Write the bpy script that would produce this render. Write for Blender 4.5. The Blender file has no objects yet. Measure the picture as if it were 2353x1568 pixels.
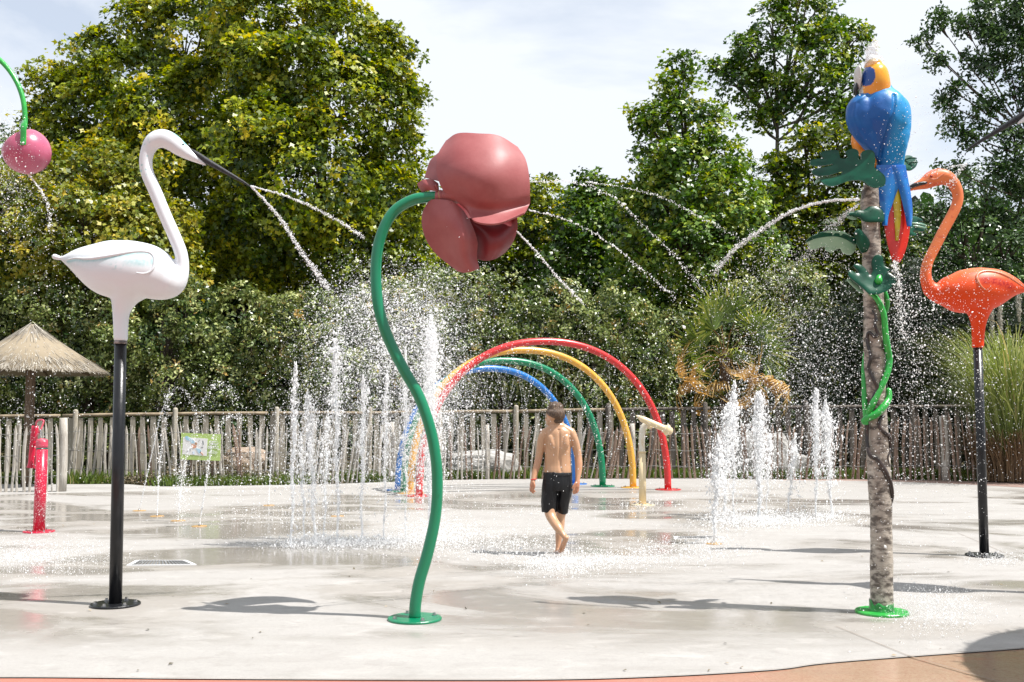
import bpy, math, random
import numpy as np
from mathutils import Vector, Matrix, noise as mnoise
from mathutils.bvhtree import BVHTree
sc = bpy.context.scene
COL = sc.collection
R = math.radians
rng = np.random.default_rng(11)
random.seed(5)

# ------------------------------------------------------------------ camera
F, CX, CY, EYE = 2288.0, 1176.5, 784.0, 1.09     # focal length and centre in photograph units, eye height
PITCH = math.atan(181 / F)
cam_d = bpy.data.cameras.new('camera'); cam = bpy.data.objects.new('camera', cam_d); COL.objects.link(cam)
cam.location = (0, 0, EYE); cam.rotation_euler = (math.pi / 2 + PITCH, 0, 0)
cam_d.lens = 36 * F / 2353.0; cam_d.sensor_width = 36; cam_d.clip_end = 2000; cam_d.clip_start = .05
sc.camera = cam
# ------------------------------------------------------------------ light
SUNV = Vector((.535, -.15, 1.0)).normalized()
elev = math.asin(SUNV.z); azim = math.atan2(SUNV.x, SUNV.y)
w = bpy.data.worlds.new('World'); sc.world = w; w.use_nodes = True
nt = w.node_tree; nt.nodes.clear()
out = nt.nodes.new('ShaderNodeOutputWorld'); bg = nt.nodes.new('ShaderNodeBackground')
sky = nt.nodes.new('ShaderNodeTexSky'); sky.sky_type = 'NISHITA'; sky.sun_disc = False
sky.sun_elevation = elev; sky.sun_rotation = azim; sky.dust_density = 1.0; sky.ozone_density = 1.5
tc = nt.nodes.new('ShaderNodeTexCoord'); mp = nt.nodes.new('ShaderNodeMapping')
mp.inputs['Scale'].default_value = (1.0, 1.0, 2.6)
nz = nt.nodes.new('ShaderNodeTexNoise'); nz.inputs['Scale'].default_value = 2.1; nz.inputs['Detail'].default_value = 9; nz.inputs['Roughness'].default_value = .55
nz.inputs['Distortion'].default_value = .4
cr = nt.nodes.new('ShaderNodeValToRGB'); cr.color_ramp.elements[0].position = .36; cr.color_ramp.elements[0].color = (.55, .55, .55, 1)
cr.color_ramp.elements[1].position = .52; cr.color_ramp.elements[1].color = (1, 1, 1, 1)
mx = nt.nodes.new('ShaderNodeMix'); mx.data_type = 'RGBA'; mx.inputs[7].default_value = (5.7, 6.0, 6.4, 1)
L = nt.links.new
L(tc.outputs['Generated'], mp.inputs['Vector']); L(mp.outputs[0], nz.inputs['Vector']); L(nz.outputs[0], cr.inputs[0])
L(cr.outputs[0], mx.inputs[0]); L(sky.outputs[0], mx.inputs[6]); L(mx.outputs[2], bg.inputs[0]); L(bg.outputs[0], out.inputs[0])
bg.inputs[1].default_value = .1
sd = bpy.data.lights.new('sun', 'SUN'); sd.energy = 5.0; sd.angle = R(.5); sd.color = (1, .965, .92)
so = bpy.data.objects.new('sun', sd); COL.objects.link(so); so.rotation_euler = SUNV.to_track_quat('Z', 'Y').to_euler(); so.location = (5, -2, 10)
sc.view_settings.view_transform = 'Standard'; sc.view_settings.look = 'None'; sc.view_settings.gamma = 1
sc.view_settings.exposure = .75; sc.view_settings.use_curve_mapping = False
sc.render.engine = 'CYCLES'
cy = sc.cycles
cy.max_bounces = 8; cy.diffuse_bounces = 5; cy.glossy_bounces = 3; cy.transmission_bounces = 5; cy.transparent_max_bounces = 10
cy.caustics_reflective = False; cy.caustics_refractive = False; cy.use_denoising = True; cy.sample_clamp_indirect = 6

# ------------------------------------------------------------------ geometry of the view
cp, sp = math.cos(PITCH), math.sin(PITCH)
def ray(px, py):
    u = (px - CX) / F; v = (py - CY) / F
    return Vector((u, cp + v * sp, sp - v * cp))
def W(px, py, Y):                      # the point of the plane y=Y seen at a photograph position
    d = ray(px, py); t = Y / d.y
    return Vector((d.x * t, Y, EYE + d.z * t))
def G(px, py, z=0.0):                  # the point on the ground
    d = ray(px, py); t = (z - EYE) / d.z
    return Vector((d.x * t, d.y * t, z))
def zc(ox, oy, s):
    k = 2353 / 2560
    return lambda x, y: ((ox + x / s) * k, (oy + y / s) * k)

# ------------------------------------------------------------------ objects
ORG = {}
def link(o):
    COL.objects.link(o); return o
def tag(o, label=None, cat=None, group=None, kind=None):
    if label: o['label'] = label
    if cat: o['category'] = cat
    if group: o['group'] = group
    if kind: o['kind'] = kind
    return o
def thing(name, label, cat, loc=(0, 0, 0), group=None):
    o = link(bpy.data.objects.new(name, None)); o.location = loc; ORG[o.name] = Vector(loc); o.empty_display_size = .1
    return tag(o, label, cat, group)
def mesh_data(name, V, Fs, mat=None, smooth=False, rnd=None):
    me = bpy.data.meshes.new(name)
    V = np.asarray(V, dtype=np.float32).reshape(-1, 3)
    if isinstance(Fs, np.ndarray):
        n, k = Fs.shape
        me.vertices.add(len(V)); me.vertices.foreach_set('co', V.ravel())
        me.loops.add(n * k); me.loops.foreach_set('vertex_index', Fs.astype(np.int32).ravel())
        me.polygons.add(n); me.polygons.foreach_set('loop_start', np.arange(n, dtype=np.int32) * k)
        me.update(calc_edges=True)
    else:
        me.from_pydata(V.tolist(), [], [tuple(f) for f in Fs]); me.update()
    if mat: me.materials.append(mat)
    if smooth: me.polygons.foreach_set('use_smooth', np.ones(len(me.polygons), dtype=bool))
    if rnd is not None:
        a = me.attributes.new('rnd', 'FLOAT', 'FACE'); a.data.foreach_set('value', np.asarray(rnd, dtype=np.float32))
    return me
def put(name, me, parent=None, loc=None):
    o = link(bpy.data.objects.new(name, me))
    if parent is not None:
        o.parent = parent
        ORG[o.name] = ORG[parent.name]
    else: ORG[o.name] = Vector((0, 0, 0))
    if loc is not None:
        o.location = Vector(loc) - (ORG[parent.name] if parent is not None else Vector((0, 0, 0)))
    return o
def mk(name, VF, mat, parent=None, smooth=True, rnd=None):   # vertices given in world space
    V, Fs = VF[0], VF[1]
    V = np.asarray(V, dtype=np.float64).reshape(-1, 3)
    if parent is not None: V = V - np.array(ORG[parent.name])
    return put(name, mesh_data(name, V, Fs, mat, smooth, rnd), parent)
def base(o, loc):                       # moves the origin of a one-mesh thing to its foot
    loc = Vector(loc); o.data.transform(Matrix.Translation(-loc)); o.location = loc; ORG[o.name] = loc; return o
def children(o): return [c for c in bpy.data.objects if c.parent == o]
def copy_tree(o, parent=None):
    c = o.copy(); COL.objects.link(c); c.parent = parent
    for ch in children(o): copy_tree(ch, c)
    return c

def join(parts):
    Vs, Fs, n = [], [], 0
    for V, Fc in parts:
        V = np.asarray(V, dtype=np.float64).reshape(-1, 3)
        Vs.append(V); Fs += [tuple(int(i) + n for i in f) for f in Fc]; n += len(V)
    return np.concatenate(Vs), Fs
def cr_interp(P, k):                    # Catmull-Rom through rows of P
    P = np.asarray(P, dtype=float); n = len(P); outp = []
    for i in range(n - 1):
        p0 = P[i - 1] if i > 0 else 2 * P[i] - P[i + 1]
        p3 = P[i + 2] if i + 2 < n else 2 * P[i + 1] - P[i]
        p1, p2 = P[i], P[i + 1]
        for j in range(k):
            t = j / k
            outp.append(.5 * ((2 * p1) + (-p0 + p2) * t + (2 * p0 - 5 * p1 + 4 * p2 - p3) * t * t + (-p0 + 3 * p1 - 3 * p2 + p3) * t ** 3))
    outp.append(P[-1]); return np.array(outp)
def limb(pts, ra, rb=None, seg=16, k=5, side=(0, 1, 0), round_caps=True, wob=0, flat=False):
    """a tube through pts; ra is the radius across, rb the radius along `side`"""
    pts = np.array([list(p) for p in pts], dtype=float); n = len(pts)
    ra = np.full(n, ra, dtype=float) if np.isscalar(ra) else np.array(ra, dtype=float)
    rb = ra.copy() if rb is None else (np.full(n, rb, dtype=float) if np.isscalar(rb) else np.array(rb, dtype=float))
    D = cr_interp(np.column_stack([pts, ra, rb]), k) if k > 1 else np.column_stack([pts, ra, rb])
    P, A, B = D[:, :3], np.maximum(D[:, 3], 1e-4), np.maximum(D[:, 4], 1e-4)
    T = np.gradient(P, axis=0); T /= np.linalg.norm(T, axis=1)[:, None] + 1e-12
    if flat: T = np.tile(np.array([0., 0., np.sign(P[-1, 2] - P[0, 2])]), (len(P), 1))
    if round_caps:
        pre, post = [], []
        for f in (1.0, .8, .45):
            c = math.sqrt(max(0, 1 - f * f)) + .02
            pre.append((P[0] - T[0] * f * min(A[0], B[0]) * .98, A[0] * c, B[0] * c, T[0]))
            post.append((P[-1] + T[-1] * f * min(A[-1], B[-1]) * .98, A[-1] * c, B[-1] * c, T[-1]))
        post = post[::-1]
        P = np.vstack([[p[0] for p in pre], P, [p[0] for p in post]]); A = np.concatenate([[p[1] for p in pre], A, [p[1] for p in post]])
        B = np.concatenate([[p[2] for p in pre], B, [p[2] for p in post]]); T = np.vstack([[p[3] for p in pre], T, [p[3] for p in post]])
    sd_ = np.array(side, dtype=float); V = []
    prev = None
    for i in range(len(P)):
        t = T[i]; b = sd_ - t * (sd_ @ t)
        if np.linalg.norm(b) < .15:
            b = prev - t * (prev @ t) if prev is not None else np.array((1., 0, 0)) - t * t[0]
        b /= np.linalg.norm(b); prev = b
        a = np.cross(b, t)
        for j in range(seg):
            an = 2 * math.pi * j / seg
            V.append(P[i] + a * math.cos(an) * A[i] + b * math.sin(an) * B[i])
    V = np.array(V)
    if wob: V = V + rng.normal(0, wob, V.shape)
    Fs = []
    m = len(P)
    for i in range(m - 1):
        for j in range(seg):
            j2 = (j + 1) % seg
            Fs.append((i * seg + j, i * seg + j2, (i + 1) * seg + j2, (i + 1) * seg + j))
    Fs.append(tuple(range(seg))[::-1]); Fs.append(tuple((m - 1) * seg + j for j in range(seg)))
    return V, Fs
def cyl(p0, p1, r0, r1=None, seg=20, caps=False):
    return limb([p0, p1], [r0, r0 if r1 is None else r1], k=1, seg=seg, round_caps=caps, side=(0, 1, 0) if abs((Vector(p1) - Vector(p0)).normalized().y) < .9 else (1, 0, 0))
def disc(c, r, h, seg=40, bev=.004):   # flat plate with softened rim
    c = Vector(c); V = []; prof = [(r, 0), (r, h - bev), (r - bev, h)]
    for rr, z in prof:
        for j in range(seg):
            a = 2 * math.pi * j / seg; V.append((c.x + rr * math.cos(a), c.y + rr * math.sin(a), c.z + z))
    Fs = []
    for i in range(2):
        for j in range(seg): Fs.append((i * seg + j, i * seg + (j + 1) % seg, (i + 1) * seg + (j + 1) % seg, (i + 1) * seg + j))
    Fs.append(tuple(2 * seg + j for j in range(seg)))
    return V, Fs
def boxvf(c, s, rot=None):
    c = Vector(c); V = []
    for x in (-1, 1):
        for y in (-1, 1):
            for z in (-1, 1):
                v = Vector((x * s[0] / 2, y * s[1] / 2, z * s[2] / 2))
                if rot is not None: v = rot @ v
                V.append(c + v)
    return [tuple(v) for v in V], [(0, 1, 3, 2), (4, 6, 7, 5), (0, 4, 5, 1), (2, 3, 7, 6), (0, 2, 6, 4), (1, 5, 7, 3)]
def modded(name, VF, mods, mat=None, smooth=True):
    """evaluates modifiers once and returns plain mesh data (world space)"""
    me = mesh_data(name, VF[0], VF[1], mat, smooth)
    o = bpy.data.objects.new('tmp', me); COL.objects.link(o)
    for typ, kw in mods:
        m = o.modifiers.new(typ, typ)
        for k_, v_ in kw.items(): setattr(m, k_, v_)
    dg = bpy.context.evaluated_depsgraph_get()
    res = bpy.data.meshes.new_from_object(o.evaluated_get(dg))
    bpy.data.objects.remove(o); bpy.data.meshes.remove(me)
    res.name = name
    if mat and not len(res.materials): res.materials.append(mat)
    if smooth: res.polygons.foreach_set('use_smooth', np.ones(len(res.polygons), dtype=bool))
    return res
def fuse(name, parts, voxel, mat=None, it=6, fac=.5):
    return modded(name, join(parts), [('REMESH', dict(mode='VOXEL', voxel_size=voxel)), ('SMOOTH', dict(factor=fac, iterations=it))], mat)
def coords(me):
    a = np.empty(len(me.vertices) * 3, dtype=np.float32); me.vertices.foreach_get('co', a); return a.reshape(-1, 3)
def normals(me):
    a = np.empty(len(me.vertices) * 3, dtype=np.float32); me.vertices.foreach_get('normal', a); return a.reshape(-1, 3)
def paint(me, fn):
    c = fn(coords(me).astype(float)) * .87; c = np.column_stack([c, np.ones(len(c))]).astype(np.float32)
    at = me.color_attributes.new('Col', 'FLOAT_COLOR', 'POINT'); at.data.foreach_set('color', c.ravel())
def putw(name, me, parent=None):       # mesh in world space below a parent
    if parent is not None: me.transform(Matrix.Translation(-ORG[parent.name]))
    return put(name, me, parent)
def patch(grid, conv, Y, ku=6, kv=6):
    """smooth sheet through a grid of (x, y, depth) given in zoom units"""
    g = []
    for row in grid:
        r_ = []
        for (x, y, d) in row:
            p = W(*conv(x, y), Y + d); r_.append(list(p))
        g.append(r_)
    g = np.array(g)
    g = np.array([cr_interp(r_, ku) for r_ in g])
    g = np.array([cr_interp(g[:, j], kv) for j in range(g.shape[1])]).transpose(1, 0, 2)
    n, m = g.shape[:2]
    Fs = [(i * m + j, (i + 1) * m + j, (i + 1) * m + j + 1, i * m + j + 1) for i in range(n - 1) for j in range(m - 1)]
    return g.reshape(-1, 3), Fs
def vnoise(P, scale, seed=0):
    return np.array([mnoise.noise(Vector(p) * scale + Vector((seed, seed * 2.3, 0))) for p in P])

# ------------------------------------------------------------------ materials
def M(name, col, rough=.5, spec=.5, col2=None, nscale=6, lo=.4, hi=.6, bump=None, coat=0, metal=0, col3=None, n3=(40, .62, .7), stretch=None, rough2=None):
    KA = .86; col = tuple(x * KA for x in col); col2 = col2 and tuple(x * KA for x in col2); col3 = col3 and tuple(x * KA for x in col3)
    m = bpy.data.materials.new(name); m.use_nodes = True; t = m.node_tree; b = t.nodes['Principled BSDF']
    b.inputs['Base Color'].default_value = (*col, 1); b.inputs['Roughness'].default_value = rough
    b.inputs['Specular IOR Level'].default_value = spec; b.inputs['Metallic'].default_value = metal
    b.inputs['Coat Weight'].default_value = coat; b.inputs['Coat Roughness'].default_value = .08
    if col2 or bump or col3:
        tc = t.nodes.new('ShaderNodeTexCoord'); src = tc.outputs['Object']
        if stretch:
            mp = t.nodes.new('ShaderNodeMapping'); mp.inputs['Scale'].default_value = stretch; t.links.new(src, mp.inputs[0]); src = mp.outputs[0]
    def noise(scale, det=5):
        n = t.nodes.new('ShaderNodeTexNoise'); n.inputs['Scale'].default_value = scale; n.inputs['Detail'].default_value = det; n.inputs['Roughness'].default_value = .6
        t.links.new(src, n.inputs['Vector']); return n.outputs[0]
    def ramp(s, a, bb):
        r = t.nodes.new('ShaderNodeMapRange'); r.inputs[1].default_value = a; r.inputs[2].default_value = bb; r.interpolation_type = 'SMOOTHSTEP'
        t.links.new(s, r.inputs[0]); return r.outputs[0]
    cur = None
    if col2:
        f = ramp(noise(nscale), lo, hi)
        x = t.nodes.new('ShaderNodeMix'); x.data_type = 'RGBA'; x.inputs[6].default_value = (*col, 1); x.inputs[7].default_value = (*col2, 1)
        t.links.new(f, x.inputs[0]); cur = x.outputs[2]
        if rough2 is not None:
            r = t.nodes.new('ShaderNodeMapRange'); r.inputs[3].default_value = rough; r.inputs[4].default_value = rough2; t.links.new(f, r.inputs[0]); t.links.new(r.outputs[0], b.inputs['Roughness'])
    if col3:
        f = ramp(noise(n3[0], 8), n3[1], n3[2])
        x = t.nodes.new('ShaderNodeMix'); x.data_type = 'RGBA'; x.inputs[6].default_value = (*col, 1); x.inputs[7].default_value = (*col3, 1)
        if cur: t.links.new(cur, x.inputs[6])
        t.links.new(f, x.inputs[0]); cur = x.outputs[2]
    if cur: t.links.new(cur, b.inputs['Base Color'])
    if bump:
        bn = t.nodes.new('ShaderNodeBump'); bn.inputs['Strength'].default_value = bump[1]; bn.inputs['Distance'].default_value = .01
        t.links.new(noise(bump[0]), bn.inputs['Height']); t.links.new(bn.outputs[0], b.inputs['Normal'])
    return m
def Mv(name, rough=.35, spec=.5, bump=None, coat=0, sss=0):
    m = M(name, (.5, .5, .5), rough, spec, bump=bump, coat=coat); t = m.node_tree
    a = t.nodes.new('ShaderNodeVertexColor'); a.layer_name = 'Col'; b = t.nodes['Principled BSDF']
    t.links.new(a.outputs[0], b.inputs['Base Color'])
    if sss: b.inputs['Subsurface Weight'].default_value = sss; b.inputs['Subsurface Radius'].default_value = (.02, .008, .004); b.inputs['Subsurface Scale'].default_value = .5
    return m
def Mleaf(name, stops, transl=.35, rough=.4):
    m = bpy.data.materials.new(name); m.use_nodes = True; t = m.node_tree; b = t.nodes['Principled BSDF']
    a = t.nodes.new('ShaderNodeAttribute'); a.attribute_name = 'rnd'
    r = t.nodes.new('ShaderNodeValToRGB'); e = r.color_ramp.elements
    e[0].position = stops[0][0]; e[0].color = (*stops[0][1], 1); e[1].position = stops[-1][0]; e[1].color = (*stops[-1][1], 1)
    for p, c in stops[1:-1]:
        x = e.new(p); x.color = (*c, 1)
    b.inputs['Roughness'].default_value = rough; b.inputs['Specular IOR Level'].default_value = .5
    tr = t.nodes.new('ShaderNodeBsdfTranslucent'); mxs = t.nodes.new('ShaderNodeMixShader'); mxs.inputs[0].default_value = transl
    hs = t.nodes.new('ShaderNodeHueSaturation'); hs.inputs['Hue'].default_value = .485; hs.inputs['Saturation'].default_value = 1.15; hs.inputs['Value'].default_value = 1.3
    t.links.new(a.outputs['Fac'], r.inputs[0]); t.links.new(r.outputs[0], b.inputs['Base Color']); t.links.new(r.outputs[0], hs.inputs['Color']); t.links.new(hs.outputs[0], tr.inputs[0])
    t.links.new(b.outputs[0], mxs.inputs[1]); t.links.new(tr.outputs[0], mxs.inputs[2]); t.links.new(mxs.outputs[0], t.nodes['Material Output'].inputs[0])
    return m
# ================================================================== the ground
def pad_material(name, dry, wet, ring=False):
    m = bpy.data.materials.new(name); m.use_nodes = True; t = m.node_tree; b = t.nodes['Principled BSDF']; l = t.links.new
    tc = t.nodes.new('ShaderNodeTexCoord')
    def noise(scale, det, stretch=None, rough=.55, dist=0):
        n = t.nodes.new('ShaderNodeTexNoise'); n.inputs['Scale'].default_value = scale; n.inputs['Detail'].default_value = det; n.inputs['Roughness'].default_value = rough; n.inputs['Distortion'].default_value = dist
        if stretch:
            mp = t.nodes.new('ShaderNodeMapping'); mp.inputs['Scale'].default_value = stretch; l(tc.outputs['Object'], mp.inputs[0]); l(mp.outputs[0], n.inputs[0])
        else: l(tc.outputs['Object'], n.inputs[0])
        return n.outputs[0]
    def rng_(s, a, c, o0=0, o1=1):
        r = t.nodes.new('ShaderNodeMapRange'); r.interpolation_type = 'SMOOTHSTEP'
        for i, v in zip((1, 2, 3, 4), (a, c, o0, o1)): r.inputs[i].default_value = v
        l(s, r.inputs[0]); return r.outputs[0]
    def mixc(f, a, c):
        x = t.nodes.new('ShaderNodeMix'); x.data_type = 'RGBA'
        for i, v in ((6, a), (7, c)):
            if isinstance(v, tuple): x.inputs[i].default_value = (*v, 1)
            else: l(v, x.inputs[i])
        l(f, x.inputs[0]); return x.outputs[2]
    def mul(a, c):
        x = t.nodes.new('ShaderNodeMath'); x.operation = 'MULTIPLY'; l(a, x.inputs[0])
        if isinstance(c, float): x.inputs[1].default_value = c
        else: l(c, x.inputs[1])
        return x.outputs[0]
    # wetness: pools in broad patches, ragged edges; dry towards the rim nearest the camera
    sx = t.nodes.new('ShaderNodeSeparateXYZ'); l(tc.outputs['Object'], sx.inputs[0])
    big = noise(.38, 6, (.75, 1.35, 1), .6, .6)
    wetn = rng_(big, .44, .55)
    near = rng_(sx.outputs[1], 4.4, 5.6) if not ring else rng_(sx.outputs[0], .3, 1.6)
    far = rng_(sx.outputs[1], 17.0, 14.0)
    wetf = mul(mul(wetn, near), far) if not ring else near
    streak = noise(2.2, 6, (.35, 2.2, 1), .6)
    grain = noise(330, 3, None, .7)
    speck = noise(120, 4, None, .7)
    c = mixc(wetf, dry, wet)
    c = mixc(mul(rng_(streak, .45, .75), .35), c, tuple(x * .8 for x in wet))
    c = mixc(mul(rng_(noise(.9, 7, (1, 1.6, 1), .62, .5), .5, .72), .4), c, tuple(min(1, x * 1.22) for x in dry))
    c = mixc(mul(rng_(grain, .35, .72), .28), c, tuple(x * .62 for x in dry))
    c = mixc(mul(rng_(noise(42, 6, None, .75), .42, .68), .30), c, tuple(x * .66 for x in dry))
    c = mixc(mul(rng_(noise(5.5, 8, (1, 1.5, 1), .7, .3), .50, .66), .30), c, tuple(x * .72 for x in wet))
    c = mixc(mul(rng_(noise(3.1, 8, (1, 1.8, 1), .7, .6), .54, .66), .35), c, tuple(min(1, x * 1.3) for x in dry))
    c = mixc(mul(rng_(speck, .58, .72), .5), c, tuple(x * .45 for x in dry))
    c = mixc(mul(rng_(noise(75, 3, None, .8), .50, .66), .38), c, tuple(x * .70 for x in dry))
    l(c, b.inputs['Base Color'])
    film = rng_(noise(.8, 5, (.8, 1.5, 1), .6, .4), .38, .52)
    rr = t.nodes.new('ShaderNodeMapRange'); rr.inputs[3].default_value = .62; rr.inputs[4].default_value = .10; l(mul(wetf, film), rr.inputs[0]); l(rr.outputs[0], b.inputs['Roughness'])
    if ring: rr.inputs[4].default_value = .05; l(near, rr.inputs[0])
    b.inputs['Specular IOR Level'].default_value = .5
    bm_ = t.nodes.new('ShaderNodeBump'); bm_.inputs['Distance'].default_value = .004
    l(rng_(wetf, 0, 1, .35, .05), bm_.inputs['Strength']); l(grain, bm_.inputs['Height'])
    b2 = t.nodes.new('ShaderNodeBump'); b2.inputs['Distance'].default_value = .02; b2.inputs['Strength'].default_value = .035 if not ring else .05
    l(noise(7, 4, (.6, 1.6, 1)), b2.inputs['Height']); l(bm_.outputs[0], b2.inputs['Normal']); l(b2.outputs[0], b.inputs['Normal'])
    return m
def sheet(name, pts, z, mat, label=None, kind='structure'):
    V = [(p[0], p[1], z) for p in pts]
    o = mk(name, (V, [tuple(range(len(V)))]), mat, smooth=False); tag(o, label, None, None, kind); return o

m_pad = pad_material('pad_concrete', (.345, .33, .312), (.275, .252, .225))
m_ring = pad_material('coloured_concrete', (.36, .14, .10), (.36, .265, .185), ring=True)
m_path = M('path_concrete', (.40, .39, .37), .8, .3, (.33, .315, .30), 1.4, .4, .65, bump=(200, .3))
m_pink = M('pink_concrete', (.34, .24, .20), .8, .3, (.30, .2, .17), 3, bump=(200, .3))
m_soil = M('soil', (.09, .07, .04), .95, .1, (.05, .05, .02), 2, bump=(30, .6))
m_joint = M('joint', (.24, .19, .15), .9, .1)
sheet('ground', [(-300, -60), (300, -60), (300, 500), (-300, 500)], -.020, m_soil)
lawn_far = 26
EDGE_FAR = [(-260, 1128), (-100, 1114), (100, 1112), (200, 1112), (290, 1112), (370, 1117), (560, 1115), (735, 1112), (920, 1106), (1103, 1101), (1350, 1099), (1618, 1098), (1750, 1101), (2055, 1101), (2255, 1106), (2353, 1108), (2600, 1116)]
ring_far = [G(*p) for p in EDGE_FAR]
far_s = cr_interp([list(p) for p in ring_far], 6)
path_pts = [(-14, 3)] + [(-14, 16.0)] + [(p[0], p[1]) for p in far_s] + [(14, 16.0), (14, 3)]
sheet('path', path_pts, -.008, m_path)
front = cr_interp([list(G(*p)) for p in [(-500, 1565), (0, 1557), (500, 1561), (1176, 1563), (1500, 1556), (1777, 1540), (1927, 1522), (2353, 1490), (2700, 1462)]], 8)
padfar = cr_interp([list(G(*p)) for p in [(2700, 1142), (2480, 1127), (2353, 1121), (2230, 1114), (2055, 1107), (1850, 1104), (1500, 1102), (1100, 1104), (735, 1117), (560, 1122), (368, 1128), (283, 1130), (105, 1134), (-100, 1142), (-300, 1152)]], 6)
pad_poly = [(p[0], p[1]) for p in front] + [(p[0], p[1]) for p in padfar]
sheet('splash_pad_floor', pad_poly, 0, m_pad)
# coloured ring in front of the pad, butted to its rim
ring_poly = [(p[0], p[1]) for p in front][::-1] + [(-14, front[0][1]), (-14, -3), (14, -3), (14, front[-1][1])]
sheet('coloured_border', ring_poly, -.004, m_ring)
# far pink strip on the right
pk = [G(*p) for p in [(1800, 1103.6), (2055, 1107), (2230, 1113), (2353, 1120), (2600, 1132)]] + [G(*p) for p in [(2600, 1117), (2353, 1108.5), (2255, 1106.3), (2055, 1101.6), (1800, 1101.6)]]
sheet('pink_strip', pk, -.004, m_pink)
def joint(p, q, wd=.006, z=.004):
    a, b_ = G(*p), G(*q); d = (b_ - a).normalized(); n = Vector((-d.y, d.x, 0)) * wd / 2
    return sheet('floor_joint', [a - n, b_ - n, b_ + n, a + n], z, m_joint)
joint((2086, 1508), (2353, 1585), .008); joint((1920, 1440), (2086, 1508), .004); joint((2200, 1225), (2353, 1290), .004)
jf = [(p[0], p[1]) for p in front]; 
sheet('border_joint', [(p[0], p[1] + .003) for p in jf] + [(p[0], p[1] - .001) for p in jf[::-1]], .004, m_joint)
# grass bank between paling and board fence
m_grass = Mleaf('grass', [(0, (.05, .09, .015)), (.5, (.12, .19, .03)), (.8, (.2, .22, .05)), (1, (.28, .22, .1))], .3, .5)
def blades(name, P, h, wd, lean, mat, label, kind='stuff', parent=None):
    n = len(P); a = rng.uniform(0, 2 * np.pi, n); d = np.column_stack([np.cos(a), np.sin(a), np.zeros(n)])
    hh = h * rng.uniform(.5, 1.2, n); ln = rng.normal(0, lean, (n, 2)) * hh[:, None]
    b0 = P - d * wd / 2; b1 = P + d * wd / 2
    top = P + np.column_stack([ln, hh]); mid = P + np.column_stack([ln * .35, hh * .6])
    V = np.stack([b0, b1, mid + d * wd * .35, top, mid - d * wd * .35], 1).reshape(-1, 3)
    Fs = np.arange(n * 5).reshape(-1, 5)
    o = mk(name, (V, Fs), mat, parent, smooth=False, rnd=np.clip(rng.normal(.45, .22, n), 0, 1))
    return tag(o, label, None, None, kind)
n = 26000
xs = rng.uniform(-10.5, 11.0, n)
fx, fy = far_s[:, 0], far_s[:, 1]
ye = np.interp(xs, fx, fy)
ys = ye + np.abs(rng.normal(0, 1, n)) ** 1.1 * .9 + .03
dn = np.array([mnoise.noise(Vector((x * .9, y * .9, 0))) for x, y in zip(xs[::1], ys[::1])])
keep = (dn > -.28) & (ys < 21.2); P = np.column_stack([xs, ys, np.full(n, -.012)])[keep]
blades('grass', P, .17, .02, .35, m_grass, 'tufts of grass growing under the fences')
# ================================================================== fences
m_wood = M('weathered_wood', (.52, .49, .44), .85, .2, (.38, .34, .29), 9, .35, .7, bump=(60, .5), stretch=(6, 6, .6), col3=(.13, .09, .07), n3=(14, .58, .72))
m_wood2 = M('board_wood', (.46, .42, .35), .85, .2, (.32, .28, .22), 5, .35, .7, bump=(50, .4), stretch=(5, 5, .5), col3=(.16, .12, .09), n3=(9, .58, .74))
m_rail = M('rail_wood', (.36, .29, .20), .85, .2, (.24, .19, .13), 7, bump=(50, .4))
m_wire = M('wire', (.3, .3, .29), .5, .5, metal=.8)
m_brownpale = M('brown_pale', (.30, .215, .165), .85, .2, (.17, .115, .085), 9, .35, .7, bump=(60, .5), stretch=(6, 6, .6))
def pale_mesh(i, hgt, mat):
    r = random.Random(i); wd = r.uniform(.028, .046); th = wd * r.uniform(.5, .8)
    pts, A, B = [], [], []
    bx = r.uniform(-.02, .02)
    for k, t in enumerate((0, .22, .45, .68, .88, .93, 1.0)):
        pts.append((math.sin(t * 3 + i) * .012 + bx * math.sin(t * math.pi), math.cos(t * 2.3 + i) * .008, t * hgt))
        f = 1 if t < .9 else (.75 if t < .95 else .12); f *= r.uniform(.88, 1.1)
        A.append(wd / 2 * f); B.append(th / 2 * f)
    return mesh_data('pale', *limb(pts, A, B, seg=6, k=1, round_caps=False), mat, False)
pale_m = [pale_mesh(i, 1.06, m_wood) for i in range(8)]
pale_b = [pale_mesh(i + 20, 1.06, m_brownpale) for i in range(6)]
def at_px(px, line):                   # ground y of a polyline given in photograph positions
    return np.interp(px, [p[0] for p in line], [p[1] for p in line])
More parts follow.
